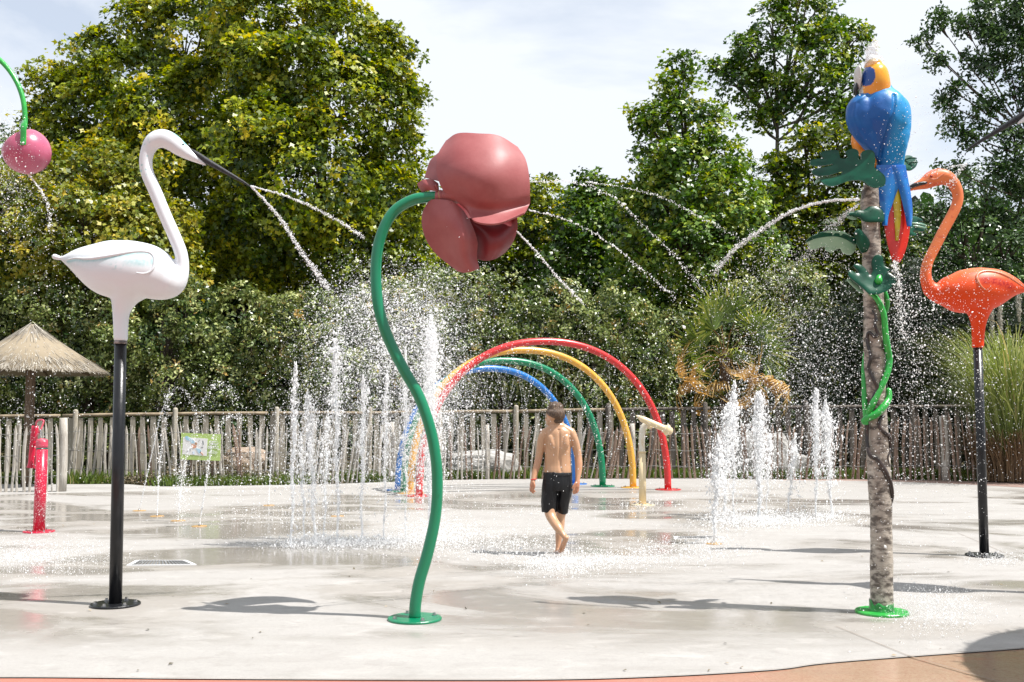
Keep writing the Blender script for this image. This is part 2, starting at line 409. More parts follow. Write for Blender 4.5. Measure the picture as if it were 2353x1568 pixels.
def paling(label, pxs, line, group, top, lean, thick):
    a = G(pxs[0], at_px(pxs[0], line))
    t = thing('paling_fence', label, 'fence', (a.x, a.y, 0), group)
    tops = []
    for i, px in enumerate(pxs):
        py = at_px(px, line); g = G(px, py)
        th = [w_ for w_ in thick if abs(w_[0] - px) < 7]
        h = g.y * (top(px) * -1 + 965) / F + 1.09        # height of the top seen at that position
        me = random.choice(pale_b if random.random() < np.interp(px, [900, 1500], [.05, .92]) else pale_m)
        o = put('pale', me, t, (g.x, g.y, -.01))
        s = h / 1.06 * random.uniform(.955, 1.04)
        o.scale = (random.uniform(.85, 1.3), 1, s); o.rotation_euler = (random.uniform(-.03, .03), lean(px) + random.uniform(-.035, .035), random.uniform(-.5, .5))
        tops.append((g, h))
    for (px, wd, hh) in thick:
        g = G(px, at_px(px, line)); r_ = wd / 2 * g.y / F
        mk('post', limb([(g.x, g.y + .05, -.05), (g.x + .01, g.y + .05, hh * .5), (g.x - .01, g.y + .05, hh)], [r_ * 1.1, r_, r_ * .92], seg=12, k=2, round_caps=False), m_wood, t)
    for fr in (.22, .52, .84):
        pts = [(g.x, g.y - .022, h * fr + .012 * math.sin(i * 1.7)) for i, (g, h) in enumerate(tops)]
        mk('wire', limb(pts, .0035, seg=4, k=1, round_caps=False), m_wire, t)
    return t
line_a = [(-300, 1134), (0, 1130), (150, 1129)]
line_b = [(145, 1107), (283, 1108), (400, 1113), (735, 1110), (1100, 1101), (1618, 1099), (1750, 1101), (2000, 1101.5), (2250, 1106), (2353, 1108), (2500, 1112)]
pa = [x for x in np.arange(-230, 138, 13.5)]
pales_px = []
x = 158.0
while x < 2420:
    pales_px.append(x); x += random.uniform(10.5, 15.5) if x > 1450 else random.uniform(9, 15)
lean_b = lambda px: .10 * math.sin(px / 95.0) + (.10 if 950 < px < 1500 else .03 if px > 1500 else -.03) + (.06 if 560 < px < 950 else 0)
paling('pale chestnut paling fence at far left, nearer stretch ending in a thick split post', pa, line_a, 'chestnut paling fences', lambda px: 972 + 3 * math.sin(px / 20), lambda px: -.04 + .05 * math.sin(px / 30), [(139, 17, 1.12)])
paling('long chestnut paling fence of thin split pales along the back of the splash pad', pales_px, line_b, 'chestnut paling fences', lambda px: 974 + 3 * math.sin(px / 40) - (20 if px > 1900 else 0) * min(1, (px - 1900) / 200 if px > 1900 else 0), lean_b, [(1455, 13, 1.02), (2175, 18, 1.16), (1120, 10, 1.0), (900, 11, 1.05)])
# board fence behind with a round top rail
YB = 19.9
t = thing('board_fence', 'grey board fence with round top rail behind the chestnut paling', 'fence', (0, YB, 0))
rail_px = [(-250, 962), (0, 958), (175, 956), (404, 952), (637, 950), (850, 950), (1000, 948), (1186, 946), (1397, 942), (1620, 939), (1851, 936), (2094, 935), (2400, 934)]
def rz(px): return EYE + (965 - np.interp(px, [a[0] for a in rail_px], [a[1] for a in rail_px])) / F * YB
def bm_board(i):
    r = random.Random(i + 50); w_ = .096
    V, Fs = limb([(0, 0, 0), (r.uniform(-.004, .004), 0, .35), (0, 0, .7), (0, 0, 1)], [w_ / 2] * 4, [.014] * 4, seg=4, k=1, round_caps=False)
    a = math.pi / 4; c, s = math.cos(a), math.sin(a)
    V = [(( 1 if j in (0, 3) else -1) * w_ / 2 + V[4 * k][0] * 0 + r.uniform(-.002, .002), (1 if j < 2 else -1) * .013, [0, .35, .7, 1][k] + (r.uniform(-.004, .004) if k == 3 else 0)) for k in range(4) for j in range(4)]
    return mesh_data('board', V, Fs, m_wood2, False)
m_wood_shade = M('shaded_board_wood', (.15, .13, .11), .85, .2, (.09, .075, .065), 5, .35, .7, bump=(50, .4), stretch=(5, 5, .5))  # tree shade painted into the wood colour of the right-hand boards, posts and rails
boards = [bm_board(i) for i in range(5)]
boards_shaded = []
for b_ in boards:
    b_ = b_.copy(); b_.materials[0] = m_wood_shade; boards_shaded.append(b_)
px = -240.0
while px < 2380:
    g = W(px, 1000, YB); h = rz(px) - .045
    o = put('board', random.choice(boards_shaded if random.random() < np.interp(px, [1150, 1500], [0, 1]) else boards), t, (g.x, YB, -.02)); o.scale = (random.uniform(.9, 1.12), 1, h + .02); o.rotation_euler = (0, random.uniform(-.012, .012), random.uniform(-.05, .05))
    px += 24.3 * random.uniform(.92, 1.08)
for px in (-54, 175, 404, 637, 850, 1010, 1186, 1397, 1620, 1851, 2094, 2330):
    g = W(px, 1000, YB); z = rz(px)
    mk('post', limb([(g.x, YB - .06, -.05), (g.x, YB - .06, z * .6), (g.x, YB - .06, z + .085)], [.052, .05, .048], seg=14, k=1, round_caps=True), m_wood2 if px < 1300 else m_wood_shade, t)
for a, b_ in zip([-250, -54, 175, 404, 637, 850, 1010, 1186, 1397, 1620, 1851, 2094], [-54, 175, 404, 637, 850, 1010, 1186, 1397, 1620, 1851, 2094, 2330]):
    p, q = W(a, 0, YB), W(b_, 0, YB)
    mk('rail', limb([(p.x + .03, YB + .005, rz(a)), ((p.x + q.x) / 2, YB + .005, (rz(a) + rz(b_)) / 2 + .006), (q.x - .03, YB + .005, rz(b_))], .034, seg=12, k=3, round_caps=False), m_rail if a < 1300 else m_wood_shade, t)

# ================================================================== trees and shrubs
MAPLE = (np.array([(0, -.5, 0), (-.52, .02, -.10), (-.18, .14, 0), (0, .62, -.12), (.18, .14, 0), (.52, .02, -.10)]), 6)
OVAL = (np.array([(0, -.5, 0), (.24, -.02, .07), (0, .5, -.05), (-.24, -.02, .07)]), 4)
BLOB = (np.array([(-.1, -.5, 0), (.45, -.3, -.1), (.35, .4, .1), (-.2, .5, -.1), (-.5, .1, .05)]), 5)
def unit(v): return v / (np.linalg.norm(v, axis=1)[:, None] + 1e-9)
def leaf_arrays(P, N, S, shape):
    n = len(P); N = unit(N); a = rng.normal(size=(n, 3)); T = unit(np.cross(N, a)); B = np.cross(N, T)
    tv, k = shape
    V = P[:, None, :] + S[:, None, None] * (tv[None, :, 0:1] * T[:, None, :] + tv[None, :, 1:2] * B[:, None, :] + tv[None, :, 2:3] * N[:, None, :])
    return V.reshape(-1, 3), np.arange(n * k).reshape(n, k)
def crown_leaves(blobs, Y, dens, leaf, spray, per, up=.8, shape=MAPLE, tone=.5, tvar=.19, back=.45, jit=.5, droop=.35, inner=.5, zs=1.0, sat=3):
    """blobs: (px, py, radius px, depth offset). Returns vertices, faces, rnd"""
    cs = []
    for b_ in blobs:
        dY = b_[3] if len(b_) > 3 else 0
        c = W(b_[0], b_[1], Y + dY); cs.append((np.array(c), b_[2] * (Y + dY) / F))
    for c, r_ in list(cs):
        for q in range(sat):
            d = rng.normal(size=3); d /= np.linalg.norm(d); d[2] = abs(d[2]) * .8; d[1] = -abs(d[1]) * .6 if rng.random() < .6 else d[1]
            cs.append((c + d * r_ * rng.uniform(.85, 1.1), r_ * rng.uniform(.25, .42)))
    nb_ = len(blobs)
    Pn, Nn, Rn = [], [], []
    for i, (c, r_) in enumerate(cs):
        ns = max(3, int(dens * 4 * math.pi * r_ * r_ / per))
        d = unit(rng.normal(size=(ns, 3))); d[:, 2] *= 1
        keepb = (d[:, 1] < .35) | (rng.random(ns) < back); d = d[keepb]
        rad = r_ * (inner + (1.08 - inner) * rng.random(len(d)) ** .45)
        # lumpy bough surface
        lump = np.array([mnoise.noise(Vector(c + q * r_) * (1.1 / max(r_, .5))) for q in d])
        p = c + d * (rad * (1 + .5 * lump))[:, None] * np.array([1, 1, zs])
        ok = np.ones(len(p), bool)
        for j, (c2, r2) in enumerate(cs):
            if j != i and (j < nb_ or False): ok &= np.linalg.norm(p - c2, axis=1) > r2 * .62
        ok &= p[:, 2] > .05
        p, d = p[ok], d[ok]; m_ = len(p)
        if not m_: continue
        n_ = unit(d * .65 + np.array([0, -.1, up]) + rng.normal(0, .25, (m_, 3)))
        a = rng.normal(size=(m_, 3)); T = unit(np.cross(n_, a)); B = np.cross(n_, T)
        k = per; sz = spray * rng.uniform(.6, 1.25, m_)
        rho = np.sqrt(rng.random((m_, k))) * sz[:, None]; th = rng.random((m_, k)) * 2 * np.pi
        pp = p[:, None, :] + T[:, None, :] * (rho * np.cos(th))[..., None] + B[:, None, :] * (rho * np.sin(th))[..., None] - n_[:, None, :] * (droop * rho ** 2 / sz[:, None])[..., None]
        pp = pp + rng.normal(0, spray * .13, pp.shape)
        nn = n_[:, None, :] + rng.normal(0, jit, pp.shape)
        rr = tone + rng.normal(0, tvar, m_)[:, None] + rng.normal(0, .1, (m_, k))
        Pn.append(pp.reshape(-1, 3)); Nn.append(nn.reshape(-1, 3)); Rn.append(rr.ravel())
    Pn, Nn, Rn = np.concatenate(Pn), np.concatenate(Nn), np.concatenate(Rn)
    S = leaf * rng.uniform(.65, 1.25, len(Pn))
    V, Fs = leaf_arrays(Pn, Nn, S, shape)
    return V, Fs, np.clip(Rn, 0, 1), cs[:nb_]
m_bark = M('bark', (.12, .095, .07), .9, .2, (.06, .05, .035), 8, bump=(30, .8), stretch=(3, 3, .7))
m_barkl = M('pale_bark', (.20, .18, .15), .9, .2, (.1, .085, .065), 8, bump=(30, .6), stretch=(3, 3, .7))
NL = [0]
def tree(name, label, cat, blobs, Y, mat, trunk_px, tr=.2, bark=None, group=None, top=None, limb_r=.05, **kw):
    V, Fs, rn, cs = crown_leaves(blobs, Y, **kw); NL[0] += len(Fs)
    g = W(trunk_px, 900, Y); g.z = 0
    t = thing(name, label, cat, (g.x, g.y, 0), group)
    mk('crown', (V, Fs), mat, t, smooth=False, rnd=rn)
    zt = top if top else max(c[0][2] for c in cs) * .8
    pts = [(g.x, g.y, -.1), (g.x + .05 * tr * 5, g.y, zt * .33), (g.x - .1 * tr * 4, g.y + .1, zt * .66), (g.x, g.y, zt)]
    mk('trunk', limb(pts, [tr, tr * .75, tr * .5, tr * .15], seg=10, k=4, round_caps=False), bark or m_bark, t)
    parts = []
    for c, r_ in cs:
        z0 = min(max(c[2] - max(r_, .4) * 1.6, zt * .15), zt * .9); k = z0 / zt
        a = np.array([np.interp(z0, [p[2] for p in pts], [p[0] for p in pts]), g.y, z0]); m1 = a * .45 + c * .55 + np.array([0, 0, -.25 * r_])
        if np.linalg.norm(a - c) < .2: continue
        parts.append(limb([a, m1, c + np.array([0, 0, r_ * .2])], [limb_r * 1.3 * (1.3 - k), limb_r * .8, limb_r * .3], seg=6, k=3, round_caps=False))
        for q in range(5):
            d = rng.normal(size=3); d /= np.linalg.norm(d); d[2] = abs(d[2]) * .7
            parts.append(limb([m1 * .3 + c * .7, c + d * r_ * .45, c + d * r_ * .95 + np.array([0, 0, -.05 * r_])], [limb_r * .5, limb_r * .3, limb_r * .1], seg=5, k=2, round_caps=False))
    if parts: mk('limbs', join(parts), bark or m_bark, t)
    return t
Y_GR = [(0, (.010, .028, .004)), (.3, (.04, .085, .008)), (.55, (.15, .20, .012)), (.75, (.30, .36, .014)), (1, (.56, .48, .03))]
m_l1 = Mleaf('leaf_yellow_green', Y_GR, .42)
m_l2 = Mleaf('leaf_pale_yellow', [(0, (.025, .05, .01)), (.35, (.12, .17, .02)), (.7, (.36, .36, .05)), (1, (.62, .48, .08))], .35)
m_l3 = Mleaf('leaf_green', [(0, (.008, .025, .005)), (.35, (.035, .09, .012)), (.65, (.13, .24, .025)), (1, (.40, .44, .05))], .3)
m_l4 = Mleaf('leaf_deep_green', [(0, (.006, .018, .006)), (.5, (.03, .075, .018)), (1, (.13, .22, .06))], .25, .35)
m_h1 = Mleaf('leaf_silver_olive', [(0, (.010, .024, .006)), (.35, (.055, .095, .022)), (.68, (.22, .27, .07)), (.93, (.52, .54, .25)), (1, (.50, .34, .10))], .18, .32)
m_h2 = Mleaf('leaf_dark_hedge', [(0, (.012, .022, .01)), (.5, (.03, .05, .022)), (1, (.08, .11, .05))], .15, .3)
big = dict(dens=230, leaf=.13, spray=.38, per=30, up=.5)
tree('broad_plane_tree', 'huge broad yellow green tree behind the white bird, reaching the top edge', 'tree',
     [(330, 190, 130), (235, 250, 105), (140, 290, 80), (120, 190, 55), (215, 140, 65), (330, 70, 70), (430, 100, 110), (480, 20, 90), (110, 390, 80, -.5), (400, 300, 140, -1), (520, 230, 140, -.6), (300, 420, 130, -.5), (470, 430, 130, -.8), (250, 560, 120), (440, 560, 110, -.5)],
     27, m_l1, 380, .32, group='tall trees beyond the fence', tone=.57, **big)
tree('broad_plane_tree', 'tall dense yellow green tree right of the white bird, behind the rainbow arches of water', 'tree',
     [(590, 60, 100), (690, 30, 90), (770, 70, 90), (850, 130, 85), (900, 190, 60), (650, 180, 130, -.6), (790, 250, 130, -.6), (880, 330, 90), (600, 330, 140, -1), (730, 410, 150, -1.3), (880, 470, 100, -.5), (930, 560, 80), (600, 520, 130, -.8), (780, 570, 130, -.8), (900, 650, 90, -.3), (650, 650, 110), (940, 230, 30), (930, 120, 25)],
     25.5, m_l1, 740, .3, group='tall trees beyond the fence', tone=.54, **big)
tree('sycamore_tree', 'lower paler yellowish tree under the pink bucket at far left', 'tree',
     [(60, 450, 80), (160, 400, 70), (250, 380, 60), (330, 430, 75), (40, 560, 110), (180, 520, 110, -.5), (320, 540, 100, -.4), (400, 520, 50), (410, 620, 75), (110, 640, 90), (270, 640, 100), (-60, 500, 90)],
     22.5, m_l2, 200, .18, group='tall trees beyond the fence', tone=.5, dens=230, leaf=.115, spray=.32, per=24, up=.55)
tree('dark_tree', 'dark blue green tree at far left edge behind the pink bucket', 'tree',
     [(15, 370, 70), (-70, 400, 90), (50, 450, 60), (-20, 500, 90)], 30, m_l4, -20, .2, group='tall trees beyond the fence', tone=.5, dens=70, leaf=.18, spray=.4, per=22)
tree('young_tree', 'middle distance green tree just right of the red flower', 'tree',
     [(1060, 560, 60), (1040, 650, 90), (1150, 510, 75), (1245, 450, 45), (1235, 520, 70), (1140, 610, 90), (1250, 610, 90), (1180, 690, 80)],
     28, m_l1, 1150, .2, group='tall trees beyond the fence', tone=.5, dens=190, leaf=.13, spray=.38, per=24)
tree('young_tree', 'low rounded green tree between the red flower and the conical tree', 'tree',
     [(1365, 440, 45), (1340, 510, 75), (1420, 540, 80), (1330, 610, 90), (1430, 640, 90), (1290, 680, 70)],
     27, m_l3, 1370, .2, group='tall trees beyond the fence', tone=.46, dens=190, leaf=.13, spray=.38, per=24)
tree('conical_tree', 'conical bright green tree left of the parrot, pointed top against the sky', 'tree',
     [(1568, 150, 28), (1560, 215, 48), (1535, 290, 66), (1480, 270, 34), (1610, 290, 55), (1500, 370, 62), (1590, 390, 90, -.3), (1670, 380, 60), (1530, 470, 85, -.3), (1660, 480, 90, -.4), (1450, 450, 45), (1590, 580, 110, -.6), (1480, 580, 85), (1710, 570, 80), (1600, 680, 110), (1460, 670, 80)],
     24.5, m_l3, 1590, .2, group='tall trees beyond the fence', tone=.60, dens=210, leaf=.125, spray=.34, per=22)
tree('tall_maple_tree', 'tallest dark green tree with a bare pale trunk behind the parrot', 'tree',
     [(1850, 40, 80), (1775, 60, 55), (1730, 120, 55), (1810, 140, 90), (1900, 110, 80), (1960, 100, 45), (1690, 190, 50), (1770, 220, 62), (1870, 210, 75), (1950, 200, 62), (1740, 270, 35), (1920, 280, 50), (1650, 160, 26), (1990, 260, 40), (1840, -20, 60)],
     29, m_l3, 1803, .17, bark=m_barkl, group='tall trees beyond the fence', tone=.55, dens=120, leaf=.14, spray=.36, per=22, limb_r=.06)
tree('sycamore_tree', 'yellow green lower tree behind the parrot, below the tall one', 'tree',
     [(1850, 340, 50), (1930, 330, 60), (1990, 370, 50), (1880, 420, 80), (1790, 400, 45), (1770, 500, 85), (1900, 530, 90), (1990, 490, 80), (1840, 620, 100), (1980, 620, 90), (1740, 640, 80), (2050, 560, 70)],
     26, m_l1, 1880, .2, group='tall trees beyond the fence', tone=.42, dens=190, leaf=.13, spray=.36, per=22)
tree('bushy_tree', 'dark rounded tree behind the flamingo neck', 'tree',
     [(2140, 500, 55), (2200, 450, 50), (2270, 440, 60), (2350, 480, 75), (2110, 590, 80), (2210, 560, 90), (2320, 580, 90), (2180, 680, 90), (2290, 690, 90), (2400, 620, 90)],
     23.5, m_l4, 2250, .2, group='tall trees beyond the fence', tone=.6, dens=170, leaf=.115, spray=.28, per=24, shape=OVAL)
tree('locust_tree', 'airy locust tree with feathery drooping leaves at the right edge against the sky', 'tree',
     [(2340, 20, 70), (2270, 30, 45), (2215, 60, 30), (2150, 50, 26), (2120, 95, 22), (2310, 110, 60), (2250, 150, 40), (2190, 210, 26), (2340, 210, 55), (2265, 250, 40), (2185, 290, 24), (2230, 320, 34), (2330, 320, 55), (2170, 240, 18), (2290, 400, 50), (2160, 140, 20), (2420, 120, 90), (2420, 300, 90), (2190, 390, 24), (2350, 430, 45)],
     20, m_l4, 2385, .07, group='tall trees beyond the fence', tone=.55, dens=420, leaf=.10, spray=.2, per=26, shape=OVAL, droop=.9, up=.3, limb_r=.02, inner=.1)
# woodland mass behind everything
Vw, Fw, rw, _ = crown_leaves([(x_ + random.uniform(-30, 30), y_ + random.uniform(-20, 20), 120) for x_ in range(-150, 2600, 150) for y_ in (590, 700, 820, 960)], 36, dens=26, leaf=.6, spray=1.0, per=20, shape=BLOB, tone=.4, back=.1)
tag(mk('woodland', (Vw, Fw), m_l4, smooth=False, rnd=rw), 'dark continuous wood far behind the hedge', None, None, 'stuff')
# hedge of evergreen shrubs
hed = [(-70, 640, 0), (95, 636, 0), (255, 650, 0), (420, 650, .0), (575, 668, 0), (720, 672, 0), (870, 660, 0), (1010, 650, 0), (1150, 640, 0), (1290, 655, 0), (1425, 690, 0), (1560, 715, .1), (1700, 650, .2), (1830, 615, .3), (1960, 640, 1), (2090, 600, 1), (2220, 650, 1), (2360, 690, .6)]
words_ = ['far left edge of the hedge', 'hedge behind the thatched parasol top', 'hedge right of the thatched parasol', 'hedge behind the white bird pole', 'hedge above the green sign', 'hedge left of the tall fountains', 'hedge behind the tall fountains', 'hedge behind the red flower', 'hedge above the top of the rainbow arches', 'hedge right of the red flower above the yellow arch', 'hedge above the right ends of the arches', 'hedge directly behind the fan palm', 'hedge above the fan palm', 'hedge between the fan palm and the parrot trunk', 'hedge just left of the parrot trunk', 'hedge just right of the parrot trunk', 'hedge behind the flamingo pole', 'hedge at the right edge behind the pampas grass']
for (x_, ty, dk), wd in zip(hed, words_):
    bl = []
    rr = 74
    for yy, n_ in ((ty + 62, 1), (ty + 130, 2), (ty + 215, 2), (ty + 310, 2), (1050, 2)):
        for q in range(n_):
            bl.append((x_ + (0 if n_ == 1 else (q - .5) * 95) + random.uniform(-18, 18), yy + random.uniform(-14, 14), rr * random.uniform(.9, 1.15), random.uniform(-.55, .25) + (.5 if yy > ty + 290 else 0)))
    bl.append((x_ + random.uniform(-40, 40), ty + 30, 32))
    sp_ = 'silvery olive evergreen shrub, ' if dk < .5 else 'very dark evergreen shrub, '
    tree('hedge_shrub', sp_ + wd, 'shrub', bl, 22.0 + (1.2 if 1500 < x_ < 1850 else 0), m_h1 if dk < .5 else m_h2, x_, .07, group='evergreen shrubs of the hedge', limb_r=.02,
         dens=310, leaf=.095, spray=.18, per=22, shape=OVAL, tone=.54 if dk < .5 else .5, tvar=.2, up=.3, jit=.6, back=.15, inner=.6)
# ================================================================== painted sculptures
m_black = M('black_paint', (.009, .010, .012), .3, .3, (.02, .02, .022), 30, .45, .7, coat=.12, bump=(90, .15), stretch=(1, 1, .3))
m_steel = M('steel', (.5, .5, .5), .3, .5, metal=1)
m_green = M('green_paint', (.0, .205, .095), .3, .5, (.0, .17, .075), 3, .3, .8, coat=.15, bump=(25, .08))
m_green2 = M('bright_green_paint', (.035, .42, .06), .3, .5, (.02, .34, .05), 6, coat=.15, bump=(40, .3))
def plate(name_parent, c, r, mat, h=.012, nb=6, bolt=.009, rb=.78):
    p = mk('base_plate', disc((c[0], c[1], 0.001), r, h), mat, name_parent, smooth=False)
    for i in range(nb):
        a = 2 * math.pi * (i + .3) / nb
        x, y = c[0] + r * rb * math.cos(a), c[1] + r * rb * math.sin(a)
        mk('bolt', join([cyl((x, y, h), (x, y, h + .006), bolt * 1.5, seg=16), cyl((x, y, h + .006), (x, y, h + .016), bolt, seg=6)]), m_steel, p, smooth=False)
    return p
def poly_dist(P, line):                 # distance of points (n,2) to a polyline
    d = np.full(len(P), 1e9)
    for a, b in zip(line[:-1], line[1:]):
        a, b = np.array(a), np.array(b); ab = b - a
        t = np.clip(((P - a) @ ab) / (ab @ ab), 0, 1)
        d = np.minimum(d, np.linalg.norm(P - (a + t[:, None] * ab), axis=1))
    return d
def drape(me, pts, conv, Y, r, mat, name, parent, k=6, lift=.0, sides=(1,), taper=True):
    """a raised ridge laid over a body surface along a drawn line, on the near side and (mirrored) the far side"""
    bvh = BVHTree.FromPolygons([v.co.copy() for v in me.vertices], [tuple(p.vertices) for p in me.polygons])
    L_ = cr_interp([list(W(*conv(x, y), Y)) for x, y in pts], k)
    out_ = []
    for s in sides:
        q = []
        for p in L_:
            h = bvh.ray_cast(Vector((p[0], Y - s * 1.0, p[2])), Vector((0, s, 0)))
            q.append(Vector((p[0], (h[0].y if h[0] else Y) - s * lift, p[2])))
        n_ = len(q); rr = [r * (min(1, .25 + 3 * min(i, n_ - 1 - i) / n_) if taper else 1) for i in range(n_)]
        out_.append((q, rr))
    return out_
# ------------------------------------------------------------------ white bird
Z2 = zc(100, 290, 2.571)
YE = G(265, 1391).y
eg0 = G(265, 1391)
def egret():
    P = lambda x, y, dy=0: W(*Z2(x, y), YE + dy)
    k = YE / F * 2353 / 2560 / 2.571        # metres per zoom unit
    t = thing('white_bird_fountain', 'white long necked bird sculpture on a black pole at left, beak spraying water', 'bird sculpture', (eg0.x, YE, 0), 'bird fountains')
    sec = [(108, 905, 6, 6), (150, 918, 22, 26), (250, 934, 92, 85), (380, 966, 166, 140), (480, 985, 190, 168), (600, 998, 196, 178), (700, 1008, 180, 168), (780, 1042, 146, 135), (820, 1062, 118, 108)]
    body = limb([P(x, y) for x, y, a, b_ in sec], [a * k for *_, a, b_ in sec], [b_ * k for *_, b_ in sec], seg=28, k=5)
    nk = [(700, 1050, 130), (790, 1082, 106), (855, 1078, 82), (897, 1035, 58), (917, 970, 42), (905, 880, 42), (862, 770, 42), (800, 630, 42), (738, 480, 43), (690, 370, 42), (680, 290, 43), (695, 220, 46), (730, 165, 56), (785, 145, 62), (845, 168, 60), (900, 210, 52), (950, 245, 40), (1000, 275, 28), (1045, 303, 16), (1068, 318, 8)]
    neck = limb([P(x, y) for x, y, a in nk], [a * k for *_, a in nk], [a * k * (.88 if i > 12 else 1) for i, (*_, a) in enumerate(nk)], seg=22, k=5)
    sk = [(560, 1110, 150), (540, 1180, 88), (524, 1250, 58), (520, 1320, 49), (519, 1450, 44)]
    sock = limb([P(x, y) for x, y, a in sk], [a * k for *_, a in sk], seg=20, k=4, round_caps=False)
    me = fuse('body', [body, neck, sock], .009, None, it=11)
    # eyes' folds and paint
    teal, white = np.array((.05, .42, .42)), np.array((.73, .765, .80))
    xz = lambda pts: [tuple(np.array(P(x, y))[[0, 2]]) for x, y in pts]
    wing = [(200, 932), (270, 928), (330, 936), (400, 938), (480, 930), (560, 916), (640, 900), (700, 893), (750, 900), (778, 930), (782, 980), (762, 1020), (725, 1036), (680, 1032)]
    lw = xz([(x, y + 14) for x, y in wing[:9]] + [(765, 935), (768, 970)])
    brow = xz([(820, 108), (870, 122), (910, 145), (940, 185), (945, 205)]); eye = xz([(905, 165), (925, 180), (935, 200)]); crest = xz([(715, 120), (710, 160), (720, 185)])
    def colr(Pt):
        q = Pt[:, [0, 2]]; c = np.tile(white, (len(q), 1))
        nz_ = .5 + .5 * vnoise(Pt, 70, 3); nz2 = .5 + .5 * vnoise(Pt, 18, 8)
        f = np.clip(1 - poly_dist(q, lw) / .016, 0, 1) * (.45 + .55 * nz_) * .8
        f = np.maximum(f, np.clip(1 - poly_dist(q, lw) / .05, 0, 1) * .35 * nz_)
        sx = np.array(P(690, 965)); d = np.sqrt(((Pt[:, 0] - sx[0]) / .085) ** 2 + ((Pt[:, 2] - sx[2]) / .028) ** 2)
        f = np.maximum(f, np.clip(1.3 - d, 0, 1) * .8 * nz_)
        sx = np.array(P(560, 990)); d = np.sqrt(((Pt[:, 0] - sx[0]) / .07) ** 2 + ((Pt[:, 2] - sx[2]) / .03) ** 2)
        f = np.maximum(f, np.clip(1 - d, 0, 1) * .5 * (nz_ > .62))
        f = np.maximum(f, np.clip(1 - poly_dist(q, brow) / .008, 0, 1) * .9); f = np.maximum(f, np.clip(1 - poly_dist(q, eye) / .006, 0, 1))
        f = np.maximum(f, np.clip(1 - poly_dist(q, crest) / .005, 0, 1) * .5)
        for (x, y, r_) in ((660, 362, .007), (668, 324, .005), (702, 272, .004), (688, 196, .004), (700, 386, .004), (650, 330, .003), (676, 430, .004), (695, 352, .003)):
            s_ = np.array(P(x, y)); f = np.maximum(f, np.clip(1.6 - np.linalg.norm(q - s_[[0, 2]], axis=1) / r_, 0, 1) * .75)
        return c * (1 - f[:, None]) + teal * f[:, None]
    paint(me, colr)
    mw = Mv('white_bird_paint', .32, .5, bump=(14, .04), coat=.1); me.materials.clear(); me.materials.append(mw)
    me2 = me.copy(); b = putw('body', me, t)
    ridge = drape(me2, wing, Z2, YE, .011, mw, 'wing', t, sides=(1, -1))
    wp = []
    for q, rr in ridge: wp.append(limb(q, rr, [r_ * .8 for r_ in rr], seg=8, k=2))
    wm = modded('wing_edge', join(wp), [], M('white_paint', (.73, .765, .80), .35, coat=.1)); putw('wing_edge', wm, t)
    mk('tail_knob', limb([P(95, 905), P(118, 912), P(150, 920)], [.016, .014, .008], seg=10, k=3), wm.materials[0], t)
    bk = [(962, 215, 9), (1000, 240, 17), (1060, 282, 22), (1150, 335, 18), (1250, 392, 13), (1310, 427, 9), (1345, 450, 5)]
    mk('beak', limb([P(x, y) for x, y, a in bk], [a * k * .9 for *_, a in bk], [a * k for *_, a in bk], seg=14, k=4), M('beak_black', (.014, .016, .02), .5, .3, (.035, .035, .04), 60, bump=(120, .2)), t)
    for s in (1, -1):
        e = P(930, 192); h = BVHTree.FromPolygons([v.co.copy() for v in me2.vertices], [tuple(p.vertices) for p in me2.polygons]).ray_cast(Vector((e.x, YE - s, e.z)), Vector((0, s, 0)))[0] or e
        mk('eye', limb([(e.x - .001, h.y, e.z), (e.x + .001, h.y, e.z)], .006, seg=10, k=1), M('eye', (.02, .06, .07), .15), t)
    top = P(518, 1462)
    mk('pole', limb([(eg0.x, YE, .01), ((eg0.x + top.x) / 2, YE, top.z / 2), (top.x, YE, top.z)], [.037, .036, .035], seg=20, k=1, round_caps=False), m_black, t)
    mk('collar', cyl((top.x, YE, top.z - .004), (top.x, YE, top.z + .012), .038, seg=20), M('chipped_collar', (.10, .09, .085), .6, .4, (.35, .3, .28), 40), t)
    plate(t, (eg0.x, YE), .142, m_black)
    return t, top
eg, _ = egret()
cp_ = copy_tree(eg)
cp_.location = (3.84, 6.25, 0); cp_.rotation_euler = (0, 0, R(160)); cp_.scale = (1.15, 1.15, 1.15)
cp_['label'] = 'second long beaked bird at the right edge, only its black beak showing above the flamingo'

